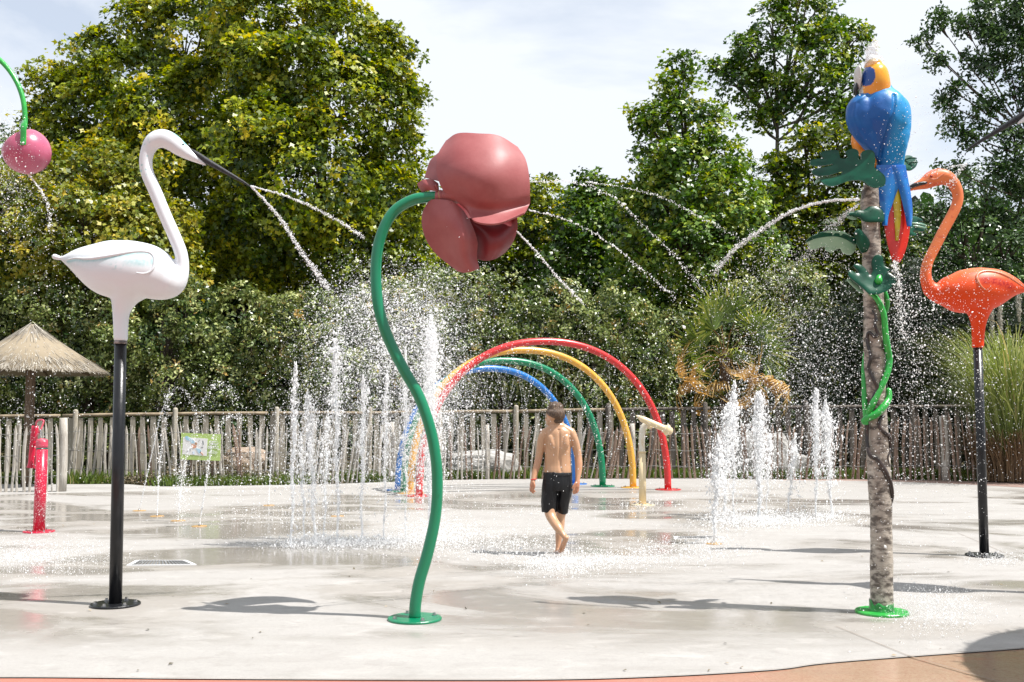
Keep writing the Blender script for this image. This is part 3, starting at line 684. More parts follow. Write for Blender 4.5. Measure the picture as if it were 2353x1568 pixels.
# ------------------------------------------------------------------ flamingo
Z3f = zc(2200, 380, 3.016)
fb = G(2262, 1278); YF = fb.y
def flamingo():
    P = lambda x, y, dy=0: W(*Z3f(x, y), YF + dy)
    k = YF / F * 2353 / 2560 / 3.016
    t = thing('flamingo_fountain', 'orange flamingo sculpture on a black pole at right, neck raised and head turned left', 'flamingo sculpture', (fb.x, YF, 0), 'bird fountains')
    sec = [(1135, 1045, 6, 6), (1085, 1036, 28, 30), (1000, 1020, 80, 75), (900, 1020, 135, 115), (790, 1035, 165, 145), (690, 1045, 168, 150), (590, 1060, 158, 140), (500, 1060, 120, 112), (430, 1060, 78, 76), (385, 1040, 60, 60)]
    body = limb([P(x, y) for x, y, a, b_ in sec], [a * k for *_, a, b_ in sec], [b_ * k for *_, b_ in sec], seg=28, k=5)
    nk = [(450, 1080, 70), (385, 1040, 58), (350, 970, 44), (345, 900, 40), (365, 820, 39), (420, 710, 39), (475, 600, 40), (530, 500, 40), (570, 420, 40), (588, 350, 40), (578, 285, 42), (545, 230, 48), (495, 195, 58), (440, 190, 66), (390, 205, 64), (345, 232, 52), (300, 250, 38), (262, 262, 30), (235, 274, 24), (205, 295, 12)]
    neck = limb([P(x, y) for x, y, a in nk], [a * k for *_, a in nk], [a * k * (.8 if i > 12 else 1) for i, (*_, a) in enumerate(nk)], seg=22, k=5)
    sk = [(745, 1150, 120), (744, 1240, 72), (742, 1310, 52), (740, 1380, 46), (738, 1480, 42)]
    sock = limb([P(x, y) for x, y, a in sk], [a * k for *_, a in sk], seg=20, k=4, round_caps=False)
    me = fuse('body', [body, neck, sock], .0105, None, it=5)
    xz = lambda pts: [tuple(np.array(P(x, y))[[0, 2]]) for x, y in pts]
    wing = [(735, 1062), (700, 1040), (675, 1000), (672, 960), (700, 930), (760, 915), (840, 925), (920, 955), (1000, 995), (1070, 1025)]
    inner = xz([(720, 985), (770, 985), (850, 1005), (940, 1030)])
    crown_ = xz([(310, 185), (360, 155), (430, 140), (500, 165), (545, 200)])
    zb, zt = P(0, 1250).z, P(0, 860).z; hx = P(300, 0).x
    def colr(Pt):
        q = Pt[:, [0, 2]]
        f = np.clip((Pt[:, 2] - zb) / (zt - zb), 0, 1) + .14 * vnoise(Pt, 5, 2)
        red, sal = np.array((.78, .055, .004)), np.array((.74, .20, .07))
        f = np.clip(f, 0, 1)[:, None] ** 3
        c = red * (1 - f) + sal * f
        n1 = .5 + .5 * vnoise(Pt, 75, 5)
        g_ = (np.clip(1.5 - poly_dist(q, inner) / .036, 0, 1) * (.55 + .45 * (n1 > .5)))[:, None]; c = c * (1 - g_) + np.array((.38, .012, .01)) * g_
        head = np.clip((Pt[:, 2] - P(0, 330).z) / .1, 0, 1) * np.clip((P(560, 0).x - Pt[:, 0]) / .08, 0, 1)
        low = np.clip((P(0, 225).z - Pt[:, 2]) / .03, 0, 1) * head * (.35 + .65 * (n1 > .5)); low = low[:, None] * .75
        c = c * (1 - low) + np.array((.45, .05, .03)) * low
        g_ = (np.clip(1 - poly_dist(q, crown_) / .012, 0, 1) * .8)[:, None]; c = c * (1 - g_) + np.array((.6, .06, .05)) * g_
        sp_ = ((vnoise(Pt, 26, 9) > .42) * (Pt[:, 2] > P(0, 1000).z))[:, None] * .5; c = c * (1 - sp_) + np.array((.5, .08, .05)) * sp_
        return c
    paint(me, colr)
    mf = Mv('flamingo_paint', .42, .25, bump=(14, .04)); me.materials.clear(); me.materials.append(mf)
    me2 = me.copy(); putw('body', me, t)
    ms = M('salmon_paint', (.64, .19, .09), .4, coat=.2)
    wp = [limb(q, rr, [r_ * .9 for r_ in rr], seg=8, k=2) for q, rr in drape(me2, wing, Z3f, YF, .0125, None, '', t, sides=(1, -1))]
    putw('wing_edge', modded('wing_edge', join(wp), [], ms), t)
    bv = BVHTree.FromPolygons([v.co.copy() for v in me2.vertices], [tuple(p.vertices) for p in me2.polygons])
    for s in (1, -1):
        e = P(368, 195); h = bv.ray_cast(Vector((e.x, YF - s, e.z)), Vector((0, s, 0)))[0] or e
        ey = mk('eye', limb([(e.x - .001, h.y, e.z), (e.x + .001, h.y, e.z)], .011, seg=12, k=1), M('eye_red', (.35, .02, .02), .2), t)
        ln = [(350, 205), (375, 218), (405, 215), (440, 190), (470, 170)]
        q, rr = drape(me2, ln, Z3f, YF, .006, None, '', t, sides=(s,))[0]
        mk('eye_fold', limb(q, rr, seg=6, k=1), ms, t)
    bt = [(345, 240, 14), (300, 246, 17), (255, 258, 17), (225, 275, 13), (200, 300, 5)]
    mk('beak_stripe', limb([P(x, y - 4, -.02) for x, y, a in bt], [a * k for *_, a in bt], [a * k * 1.6 for *_, a in bt], seg=10, k=3), m_black, t)
    top = P(737, 1485)
    mk('pole', limb([(fb.x, YF, .01), (top.x, YF, top.z + .02)], [.036, .035], seg=20, k=1, round_caps=False), m_black, t)
    plate(t, (fb.x, YF), .145, m_black)
    return t
flamingo()

# ------------------------------------------------------------------ red flower on its green stem
Zf = zc(880, 300, 3.015)
st = G(953, 1424); YS = st.y
def flower():
    t = thing('flower_fountain', 'huge dusky red flower seen from behind, hanging from a curved green pipe stem', 'flower sculpture', (st.x, YS, 0))
    pts = [(953, 1420), (955, 1385), (964, 1335), (983, 1270), (1000, 1190), (1005, 1120), (1001, 1050), (987, 980), (962, 910), (928, 850), (893, 780), (872, 715), (864, 650), (866, 585), (880, 530), (906, 486), (945, 461), (985, 453), (1010, 453)]
    p3 = [W(x, y, YS) for x, y in pts]
    mk('stem', limb(p3, [.0325] * 4 + [.031] * 15, seg=24, k=6, round_caps=False), m_green, t)
    plate(t, (st.x, YS), .148, m_green, nb=4)
    m_pet = M('petal_red', (.35, .105, .105), .5, .4, (.29, .068, .07), 5, .3, .7, coat=0, bump=(16, .12))
    m_dark = M('petal_deep_red', (.20, .02, .026), .4, .5, (.16, .015, .02), 6, bump=(16, .1))
    def petal(name, grid, mat, th=.011, **kw):
        V, Fs = patch(grid, Zf, YS, **kw)
        me = modded(name, (V, Fs), [('SOLIDIFY', dict(thickness=th, offset=0)), ('BEVEL', dict(width=.003, segments=2, limit_method='ANGLE')) , ('SMOOTH', dict(factor=.3, iterations=1))], mat)
        return putw(name, me, t)
    def z(rows, deps): return [[(x, y, d) for (x, y), d in zip(r_, dd)] for r_, dd in zip(rows, deps)]
    petal('petal', z([
        [(712, 162), (800, 106), (955, 108), (1105, 124), (1245, 208)],
        [(652, 262), (790, 250), (955, 250), (1130, 262), (1304, 300)],
        [(640, 372), (780, 390), (950, 410), (1130, 420), (1332, 430)],
        [(660, 470), (800, 510), (930, 570), (1090, 590), (1338, 560)],
        [(690, 530), (830, 610), (950, 680), (1120, 690), (1335, 640)],
        [(740, 570), (870, 680), (925, 768), (1100, 785), (1298, 706)]],
        [(.04, .0, -.02, 0, .05), (-.01, -.09, -.12, -.10, .0), (-.04, -.13, -.17, -.14, -.02), (-.06, -.11, -.14, -.12, -.01), (-.06, -.07, -.085, -.07, .02), (-.05, -.06, -.15, -.16, -.07)]), m_pet, ku=7, kv=7)
    petal('petal', z([
        [(585, 600), (670, 600), (760, 620), (840, 690)],
        [(530, 720), (660, 740), (800, 760), (903, 800)],
        [(548, 870), (690, 880), (840, 890), (942, 920)],
        [(632, 1005), (740, 1010), (850, 1012), (938, 1030)],
        [(800, 1140), (850, 1152), (905, 1142), (957, 1122)]],
        [(-.01, -.05, -.06, -.02), (.03, -.06, -.11, -.03), (.05, -.03, -.12, -.01), (.05, -.01, -.08, .01), (.03, -.01, -.03, .01)]), m_pet, ku=7, kv=7)
    petal('petal', z([
        [(880, 740), (1000, 750), (1120, 750), (1247, 715)],
        [(925, 850), (1020, 850), (1130, 850), (1243, 830)],
        [(940, 960), (1030, 960), (1120, 950), (1205, 930)],
        [(940, 1050), (1010, 1062), (1080, 1045), (1150, 1000)]],
        [(.03, .05, .05, .02), (.04, .0, .0, .05), (.06, .0, .0, .07), (.08, .05, .05, .1)]), m_dark)
    petal('petal', z([[(672, 236), (690, 250), (705, 270)], [(592, 312), (640, 330), (690, 345)], [(550, 436), (610, 452), (680, 470)]],
        [(.10, .06, .03), (.14, .07, .02), (.13, .06, .0)]), m_pet)
    # far half of the bloom, closing the trumpet
    petal('petal', z([
        [(720, 180), (880, 150), (1060, 160), (1200, 230)],
        [(660, 330), (850, 330), (1080, 340), (1290, 380)],
        [(680, 500), (850, 540), (1080, 560), (1290, 560)],
        [(720, 600), (830, 800), (1000, 900), (1190, 880)]],
        [(.10, .20, .22, .14), (.08, .26, .32, .20), (.04, .24, .32, .22), (.02, .14, .20, .16)]), m_dark)
    petal('sepal', z([[(492, 478), (540, 452), (600, 450), (650, 480)], [(502, 505), (550, 495), (600, 495), (655, 515)], [(530, 546), (570, 535), (610, 535), (655, 545)]],
        [(.03, .0, .0, .02), (.03, -.02, -.03, -.01), (.02, -.01, -.03, -.02)]), m_pet, th=.007)
    P = lambda x, y, dy=0: W(*Zf(x, y), YS + dy)
    mk('calyx', limb([P(652, 582), P(672, 580), P(690, 577), P(715, 572, -.01), (P(770, 560, -.02)), P(840, 560, -.03)], [.036, .041, .036, .042, .055, .05], seg=24, k=4), m_pet, t)
    mk('collar', cyl(P(655, 583), P(668, 581), .039, seg=24), M('brass_ring', (.35, .2, .08), .4), t)
    for (x, y, dy, r_) in ((632, 496, -.04, .007), (740, 630, -.07, .008)):
        mk('knob', limb([P(x, y, dy), P(x + 12, y + 25, dy + .01)], [r_, r_ * .7], seg=8, k=2), m_pet, t)
    return t
flower()

# ------------------------------------------------------------------ tropical tree with the parrot
Zp = zc(1950, 80, 2.307); Zl = zc(2000, 700, 1.559); Zq = zc(1980, 340, 3.563)
tb = G(2026, 1409); YT = tb.y
def Pp(x, y, dy=0): return W(*Zp(x, y), YT + dy)
def Pl(x, y, dy=0): return W(*Zl(x, y), YT + dy)
def Pq(x, y, dy=0): return W(*Zq(x, y), YT + dy)
kl = YT / F * 2353 / 2560
def trop():
    t = thing('tropical_tree_sculpture', 'grey bark trunk sculpture with thick green leaves and winding vines, carrying the parrot', 'tree sculpture', (tb.x, YT, 0))
    m_bk = M('painted_bark', (.42, .37, .31), .55, .4, (.10, .08, .065), 15, .42, .62, bump=(14, .9), stretch=(1, 1, 2.0), col3=(.62, .56, .48), n3=(5, .56, .68), coat=.15)
    c = [(2026, 1405, 25), (2026, 1300, 24.5), (2024, 1180, 24), (2020, 1080, 26), (2014, 980, 24), (2010, 880, 24), (2008, 780, 22.5), (2006, 690, 23), (2003, 620, 21), (2002, 540, 20), (2000, 470, 21.5), (2002, 438, 20)]
    me = modded('trunk', limb([W(x, y, YT) for x, y, a in c], [a * YT / F for *_, a in c], seg=32, k=9), [], m_bk)
    V = coords(me); V += normals(me) * (vnoise(V, 9, 1) * .005 + vnoise(V, 30, 4) * .0016)[:, None]; me.vertices.foreach_set('co', V.ravel()); putw('trunk', me, t)
    mk('base_plate', disc((tb.x, YT, .001), .145, .014), m_green2, t, smooth=False)
    V, Fs = limb([(tb.x, YT, .012), (tb.x, YT, .03), (tb.x, YT, .055)], [.072, .0675, .0655], seg=32, k=3, round_caps=False)
    V = np.array(V); mx_ = V[:, 2].max()
    for i in range(len(V)):
        if V[i, 2] > .045: V[i, 2] += .05 * mnoise.noise(Vector(V[i] * 30))
    mk('green_foot', (V, Fs), M('splashed_green', (.02, .30, .05), .35, .5, (.01, .16, .03), 20), t)
    # vines wound round the trunk
    def vine(name, pts, r, mat):
        q = []
        for x, y, ph in pts:      # ph: -1 near side, +1 far side
            q.append(Pl(x, y, ph * .072))
        return mk(name, limb(q, r, seg=12, k=6), mat, t)
    vine('vine', [(262, 40, -.7), (300, 75, -1), (325, 130, -1), (332, 200, -.9), (340, 260, -.8), (348, 310, -.6), (342, 355, -.8), (325, 400, -1), (300, 450, -1.05), (275, 500, -1), (262, 540, -.6)],
         [.012, .015, .017, .018, .019, .019, .019, .018, .018, .018, .016], m_green2)
    vine('vine', [(330, 40, 0), (340, 80, 0), (336, 120, .5), (300, 180, 1.1), (262, 260, .9), (250, 330, .4), (250, 400, 0), (252, 470, -.2), (256, 540, -.4)],
         [.010, .013, .012, .012, .012, .014, .016, .016, .014], m_green2)
    vine('vine', [(262, 560, -.9), (252, 553, -.7), (262, 540, -.9), (295, 525, -1.15), (325, 495, -1.05), (345, 465, -.7), (346, 430, -.5), (330, 440, -.2)], [.008, .02, .02, .021, .021, .018, .014, .008], m_green2)
    m_vb = M('brown_vine', (.045, .03, .025), .35, .5, (.02, .015, .013), 20, coat=.1, col3=(.45, .05, .02), n3=(8, .70, .74), bump=(20, .3))
    vine('liana', [(283, 120, -.95), (297, 150, -1.05), (292, 175, -1.05), (303, 210, -1.05), (290, 222, -1), (268, 205, -.8), (262, 240, -.7), (276, 300, -.95), (268, 345, -.85), (290, 395, -1.05), (302, 425, -1.05), (285, 460, -1), (268, 500, -.8), (262, 560, -.7), (262, 620, -.6)],
         [.005, .009, .009, .010, .010, .009, .010, .010, .010, .012, .011, .010, .010, .010, .009], m_vb)
    vine('liana', [(262, 580, -.6), (262, 640, -.7), (275, 685, -.95), (300, 700, -1.0), (330, 745, -1), (350, 790, -.75), (360, 840, -.5), (357, 875, -.45)], [.008, .011, .014, .014, .016, .015, .010, .003], m_vb)
    vine('liana', [(330, 530, -.9), (312, 545, -1), (310, 575, -1.02), (335, 600, -.95), (350, 612, -.65), (352, 660, -.5), (340, 690, -.7), (348, 730, -.6)], [.006, .009, .010, .011, .010, .009, .009, .006], m_vb)
    # thick cut-out leaves
    m_lf = M('leaf_paint', (.003, .075, .040), .3, .25, (.002, .05, .027), 8, coat=.04, bump=(10, .15))
    m_lb = M('leaf_light_paint', (.30, .50, .36), .25, .5, (.2, .40, .28), 8, coat=.15)
    def leaf(outline, dep, thick=.026, conv=Zq, mat=m_lf, under=m_lb, bend=0, tilt=(0, 0)):
        """outline in zoom units; dep the distance offset; tilt = depth change per metre in x and z"""
        o2 = cr_interp(list(outline) + [outline[0]], 4)[:-1]
        c0 = np.mean(o2, axis=0); V = []
        base_ = []
        for x, y in o2:
            p = W(*conv(x, y), YT + dep); base_.append(p)
        cm = sum(base_, Vector()) / len(base_)
        def dd(p): return (p.x - cm.x) * tilt[0] + (p.z - cm.z) * tilt[1] - bend * ((p.x - cm.x) ** 2 + (p.z - cm.z) ** 2)
        n_ = len(base_)
        from mathutils.geometry import delaunay_2d_cdt
        xs_ = [p.x for p in base_]; zs_ = [p.z for p in base_]
        poly = [Vector((p.x, p.z)) for p in base_]
        # inner grid points
        def inside(x, z):
            r_ = False; j = n_ - 1
            for i in range(n_):
                if (zs_[i] > z) != (zs_[j] > z) and x < (xs_[j] - xs_[i]) * (z - zs_[i]) / (zs_[j] - zs_[i]) + xs_[i]: r_ = not r_
                j = i
            return r_
        st_ = .014; extra = []
        dmin = lambda x, z: min((x - a) ** 2 + (z - b_) ** 2 for a, b_ in zip(xs_, zs_)) ** .5
        dist = {}
        for i in range(int((max(xs_) - min(xs_)) / st_) + 1):
            for j in range(int((max(zs_) - min(zs_)) / st_) + 1):
                x, z = min(xs_) + i * st_, min(zs_) + j * st_
                if inside(x, z) and dmin(x, z) > st_ * .6: extra.append(Vector((x, z)))
        res = delaunay_2d_cdt(poly + extra, [], [list(range(n_))], 1, 1e-6)
        v2, f2 = res[0], res[2]
        ed = np.array([dmin(v.x, v.y) if i >= n_ else 0 for i, v in enumerate(v2)])
        bul = thick / 2 * np.clip(.55 + .45 * np.sqrt(np.clip(ed / .02, 0, 1)), 0, 1.0) * 1.0
        Vn = [(v.x, YT + dep + dd(Vector((v.x, 0, v.y))) - b_, v.y) for v, b_ in zip(v2, bul)]
        Vf = [(v.x, YT + dep + dd(Vector((v.x, 0, v.y))) + b_, v.y) for v, b_ in zip(v2, bul)]
        m_ = len(v2); Fs = [tuple(f) for f in f2] + [tuple(i + m_ for i in f)[::-1] for f in f2]
        for i in range(n_): Fs.append((i, (i + 1) % n_, m_ + (i + 1) % n_, m_ + i))
        me = modded('leaf', (Vn + Vf, Fs), [('BEVEL', dict(width=.004, segments=2, limit_method='ANGLE'))], mat)
        me.materials.append(under)
        return me
    L1 = [(650, 470), (600, 500), (560, 440), (480, 425), (420, 440), (350, 466), (290, 460), (255, 420), (262, 400), (230, 385), (215, 362), (240, 345), (330, 345), (430, 335), (428, 322), (330, 345), (240, 340), (205, 310), (215, 275), (300, 262), (375, 256), (368, 242), (300, 240), (225, 240), (200, 215), (215, 180), (265, 172), (318, 180), (296, 140), (300, 112), (360, 100), (420, 105), (440, 130), (438, 180), (475, 195), (500, 180), (488, 140), (510, 115), (550, 112), (582, 140), (580, 180), (575, 225), (592, 225), (600, 160), (630, 145), (670, 150), (692, 185), (690, 260), (672, 330), (700, 360), (720, 430), (700, 520), (640, 530)]
    L1 = [(640, 530), (700, 520), (725, 440), (700, 370), (672, 325), (688, 260), (692, 185), (672, 150), (632, 146), (602, 165), (592, 228), (576, 215), (582, 145), (552, 113), (512, 116), (490, 142), (500, 185), (474, 200), (440, 185), (440, 130), (418, 104), (358, 100), (300, 112), (297, 142), (318, 180), (262, 172), (212, 182), (201, 216), (226, 242), (300, 246), (365, 240), (372, 252), (300, 264), (216, 277), (204, 312), (236, 345), (330, 350), (425, 326), (436, 338), (405, 362), (340, 384), (258, 385), (262, 415), (295, 455), (350, 466), (430, 440), (480, 427), (560, 440), (600, 500)]
    putw('leaf', leaf(L1, -.02, tilt=(-.5, .55), bend=.6), t)
    L1b = [(245, 372), (330, 362), (400, 350), (420, 356), (330, 400), (250, 402), (215, 430), (210, 400)]
    putw('leaf', leaf(L1b, .05, conv=Zq, mat=m_lb), t)
    L2 = [(960, 200), (1010, 170), (1080, 165), (1130, 200), (1130, 235), (1100, 280), (1040, 320), (990, 320), (950, 280)]
    putw('leaf', leaf(L2, .02, tilt=(.4, .5)), t)
    for q_ in ([(1000, 215), (1060, 195), (1110, 200)], [(1000, 255), (1070, 235), (1120, 235)]):
        mk('rib', limb([Pq(x, y, -.005) for x, y in q_], [.004, .006, .003], seg=6, k=3), m_lf, t)
    L3 = [(465, 700), (500, 675), (550, 672), (580, 660), (640, 660), (700, 625), (760, 625), (810, 670), (810, 760), (760, 775), (640, 770), (600, 735), (560, 725), (530, 712), (490, 716)]
    putw('leaf', leaf(L3, -.06, tilt=(0, .3)), t)
    L3b = [(470, 712), (520, 706), (560, 718), (575, 745), (520, 742)]
    putw('leaf', leaf(L3b, -.05, mat=m_lb, thick=.02), t)
    L4 = [(125, 950), (150, 910), (215, 885), (300, 866), (420, 872), (500, 900), (565, 930), (570, 970), (575, 1010), (545, 1050), (470, 1030), (440, 1000), (400, 1010), (370, 1030), (310, 1010), (300, 985), (260, 990), (190, 1010), (160, 985)]
    putw('leaf', leaf([(x, y) for x, y in L4], .0, thick=.02, mat=m_lb, tilt=(0, -.9)), t)
    L4t = [(125, 950), (150, 908), (215, 883), (230, 868), (300, 864), (420, 870), (500, 893), (572, 925), (572, 962), (500, 930), (420, 905), (330, 900), (215, 915), (160, 935)]
    putw('leaf', leaf(L4t, -.035, thick=.03, tilt=(0, -.6)), t)
    L5 = [(535, 880), (560, 845), (590, 835), (640, 870), (690, 920), (708, 980), (680, 1025), (630, 1040), (600, 1000), (572, 960), (560, 915)]
    putw('leaf', leaf(L5, -.055, tilt=(.3, -.2)), t)
    L6 = [(1040, 720), (1100, 712), (1170, 730), (1180, 752), (1120, 760), (1180, 765), (1205, 790), (1190, 845), (1110, 850), (1060, 860), (1100, 880), (1080, 898), (1020, 900), (980, 860), (985, 760)]
    putw('leaf', leaf(L6, .06, tilt=(.5, .2)), t)
    for q_ in ([(1040, 778), (1110, 782), (1190, 795)], [(1040, 800), (1110, 805), (1195, 822)]):
        mk('rib', limb([Pq(x, y, .04) for x, y in q_], [.004, .007, .004], seg=6, k=3), m_lb, t)
    L7 = [(650, 1420), (600, 1360), (500, 1270), (490, 1225), (510, 1200), (560, 1225), (590, 1215), (550, 1165), (570, 1140), (620, 1150), (660, 1190), (690, 1240), (720, 1200), (715, 1130), (740, 1070), (780, 1055), (812, 1080), (820, 1150), (865, 1190), (850, 1215), (905, 1270), (900, 1310), (860, 1350), (800, 1400), (720, 1425)]
    putw('leaf', leaf(L7, -.095, tilt=(0, .3), bend=1.2), t)
    L7b = [(492, 1262), (530, 1290), (590, 1340), (640, 1400), (600, 1390), (500, 1300)]
    putw('leaf', leaf(L7b, -.075, thick=.02, mat=m_lb), t)
    mk('bud', limb([Pq(775, 1260, -.12), Pq(770, 1290, -.13), Pq(765, 1315, -.12)], [.016, .022, .016], seg=12, k=3), m_green2, t)
    mk('nozzle', cyl(Pq(600, 570, -.03), Pq(575, 572, -.03), .008, seg=12), m_steel, t)
    return t
trop()
def parrot():
    t = thing('parrot_sculpture', 'blue and yellow parrot sculpture seen from behind, perched on the trunk, red tail hanging', 'parrot sculpture', tuple(Pp(600, 800)))
    k = kl / 2.307
    m_bl = Mv('parrot_blue', .45, .35, bump=(12, .35), coat=.15)
    back = limb([Pp(x, y, d) for x, y, a, b_, d in ((575, 345, 0, 0, 0), (590, 420, 0, 0, -.01), (592, 500, 0, 0, 0), (600, 590, 0, 0, .01), (625, 680, 0, 0, .01), (640, 770, 0, 0, 0), (655, 860, 0, 0, 0))], [80 * k, 140 * k, 160 * k, 140 * k, 102 * k, 76 * k, 88 * k], [60 * k, 110 * k, 130 * k, 110 * k, 70 * k, 45 * k, 30 * k], seg=26, k=5)
    lw = limb([Pp(525, 385, -.0), Pp(480, 435, -.012), Pp(478, 510, -.018), Pp(508, 600, -.02), Pp(550, 690, -.018), Pp(575, 735, -.015)], [42 * k, 88 * k, 96 * k, 74 * k, 34 * k, 10 * k], [45 * k, 75 * k, 75 * k, 60 * k, 35 * k, 12 * k], seg=22, k=5)
    rw = limb([Pp(640, 370, .0), Pp(682, 440, .0), Pp(685, 530, -.006), Pp(672, 630, -.018), Pp(650, 730, -.015), Pp(646, 800, -.01)], [42 * k, 64 * k, 70 * k, 68 * k, 68 * k, 66 * k], [45 * k, 65 * k, 70 * k, 60 * k, 40 * k, 25 * k], seg=22, k=5)
    me = fuse('back', [back, lw, rw], .0075, m_bl, it=10)
    Vb = coords(me).astype(float); Nb = normals(me)
    seam_ = [tuple(np.array(Pp(x, y))[[0, 2]]) for x, y in ((622, 395), (612, 470), (590, 560), (575, 650), (566, 730))]
    rim_ = [tuple(np.array(Pp(x, y))[[0, 2]]) for x, y in ((540, 352), (470, 385), (415, 430), (402, 500), (430, 590), (490, 670), (552, 728))]
    ds, dr = poly_dist(Vb[:, [0, 2]], seam_), poly_dist(Vb[:, [0, 2]], rim_); nf = Vb[:, 1] < YT
    Vb += Nb * ((-.014 * np.exp(-(ds / .009) ** 2) + .007 * np.exp(-(dr / .008) ** 2)) * nf + .003 * vnoise(Vb, 22, 3))[:, None]; me.vertices.foreach_set('co', Vb.astype(np.float32).ravel())
    def cb(Pt):
        x0, x1 = Pp(380, 0).x, Pp(760, 0).x; f = (Pt[:, 0] - x0) / (x1 - x0)
        zc_ = (Pt[:, 2] - Pp(0, 800).z) / (Pp(0, 330).z - Pp(0, 800).z)
        seam = 1 / (1 + np.exp(-(f - .60 + .10 * (1 - zc_)) * 30))
        dark, lite = np.array((.0, .085, .34)), np.array((.0, .27, .60))
        top = np.clip((zc_ - .78) * 4, 0, 1)[:, None]
        n_ = (.12 * vnoise(Pt, 14, 6))[:, None]
        s_ = np.clip(seam[:, None] * .85 + top * .8 + n_, 0, 1)
        return dark * (1 - s_) + lite * s_
    paint(me, cb); putw('back', me, t)
    # tail feathers
    def feather(name, pts, mat, dep, th=.02, y0=YT, bulge=.012):
        n_ = len(pts); rows = []
        V, Fs = patch([[(xl, y, dep), ((xl + xr) / 2, y + dy, dep - bulge), (xr, y, dep)] for (xl, xr, y, dy) in pts], Zp, YT, ku=5, kv=5)
        me_ = modded(name, (V, Fs), [('SOLIDIFY', dict(thickness=th, offset=0)), ('BEVEL', dict(width=.004, segments=2, limit_method='ANGLE'))], mat)
        return putw(name, me_, t)
    m_fb = M('feather_blue', (.005, .20, .60), .28, .5, (.003, .12, .52), 9, coat=.15, bump=(14, .15))
    m_fr = M('feather_red', (.72, .03, .015), .3, .5, (.62, .02, .012), 12, coat=.12, bump=(16, .1)); m_fy = M('feather_yellow', (.62, .50, .015), .35, .5, (.5, .36, .01), 12, coat=.12)
    feather('tail_feather', [(556, 690, 770, 0), (556, 690, 860, 10), (566, 662, 940, 0), (578, 640, 1000, 0), (590, 618, 1060, 0), (600, 610, 1118, 0)], m_fb, -.028)
    feather('tail_feather', [(610, 718, 770, 0), (660, 732, 850, 0), (690, 745, 920, 0), (712, 755, 1000, 0), (730, 755, 1070, 0), (742, 748, 1122, 0)], m_fb, -.03)
    feather('tail_feather', [(655, 700, 850, 0), (632, 722, 950, 0), (604, 738, 1060, 0), (604, 741, 1130, 0), (615, 732, 1200, 0), (632, 712, 1270, 0), (652, 690, 1310, 0), (666, 676, 1322, 0)], m_fr, .008, th=.03)
    feather('tail_feather', [(655, 685, 880, 0), (650, 690, 940, 0), (656, 694, 1020, 0), (662, 690, 1100, 0), (668, 682, 1160, 0), (672, 676, 1205, 0)], m_fy, -.018, th=.014, bulge=.006)
    # head
    hd = limb([Pp(545, 375, .0), Pp(550, 330, -.005), Pp(550, 280, -.01), Pp(546, 230, -.01), Pp(540, 200, -.01)], [92 * k, 88 * k, 82 * k, 72 * k, 52 * k], [75 * k, 78 * k, 80 * k, 72 * k, 50 * k], seg=26, k=5)
    me = fuse('head', [hd], .0065, None, it=3)
    m_hd = Mv('parrot_head_paint', .25, .5, coat=.15)
    def ch(Pt):
        q = Pt[:, [0, 2]]; c = np.tile(np.array((.82, .36, .012)), (len(q), 1))
        o_ = Pp(485, 272); d = np.sqrt(((q[:, 0] - o_.x) / (36 * k)) ** 2 + ((q[:, 1] - o_.z) / (62 * k)) ** 2)
        c[d < 1] = (.003, .055, .28)
        c[q[:, 0] < Pp(458, 0).x] = (.66, .64, .60)
        lo = np.clip((Pp(0, 300).z - q[:, 1]) / .03, 0, 1)[:, None] * (d >= 1)[:, None] * (q[:, 0] >= Pp(462, 0).x)[:, None]; c = c * (1 - lo * .5) + np.array((.75, .20, .01)) * lo * .5
        g_ = (np.clip((q[:, 1] - Pp(0, 195).z) / .02, 0, 1) * (vnoise(Pt, 20, 2) > -.1))[:, None] * .7; c = c * (1 - g_) + np.array((.35, .36, .03)) * g_
        return c
    paint(me, ch); me.materials.clear(); me.materials.append(m_hd); putw('head', me, t)
    m_fc = M('face_white', (.66, .64, .60), .35, .5, (.6, .58, .55), 10, col3=(.02, .02, .02), n3=(45, .64, .67), stretch=(1, 1, .6), coat=.1)
    mk('face', limb([Pp(452, 195, 0), Pp(447, 220, 0), Pp(448, 260, 0), Pp(452, 300, 0), Pp(456, 330, 0)], [5 * k, 12 * k, 15 * k, 11 * k, 4 * k], [20 * k, 48 * k, 52 * k, 42 * k, 16 * k], seg=18, k=4), m_fc, t)
    mk('beak', limb([Pp(438, 300, .01), Pp(434, 325, .01), Pp(436, 350, .01), Pp(444, 378, .01)], [5 * k, 9 * k, 9 * k, 4 * k], [20 * k, 30 * k, 26 * k, 8 * k], seg=14, k=4), m_black, t)
    m_or = M('belly_orange', (.80, .27, .015), .35, .5, (.7, .2, .01), 9, coat=.12, bump=(14, .1))
    mk('belly', limb([Pp(470, 560, .06), Pp(462, 620, .06), Pp(480, 670, .05), Pp(510, 700, .04)], [40 * k, 50 * k, 50 * k, 30 * k], [60 * k, 70 * k, 60 * k, 40 * k], seg=18, k=4), m_or, t)
    for x, dy in ((532, .0), (575, .03)):
        mk('leg', limb([Pp(x - 6, 690, dy), Pp(x, 740, dy), Pp(x + 4, 805, dy)], [26 * k, 24 * k, 16 * k], seg=14, k=4), m_or, t)
    return t
parrot()

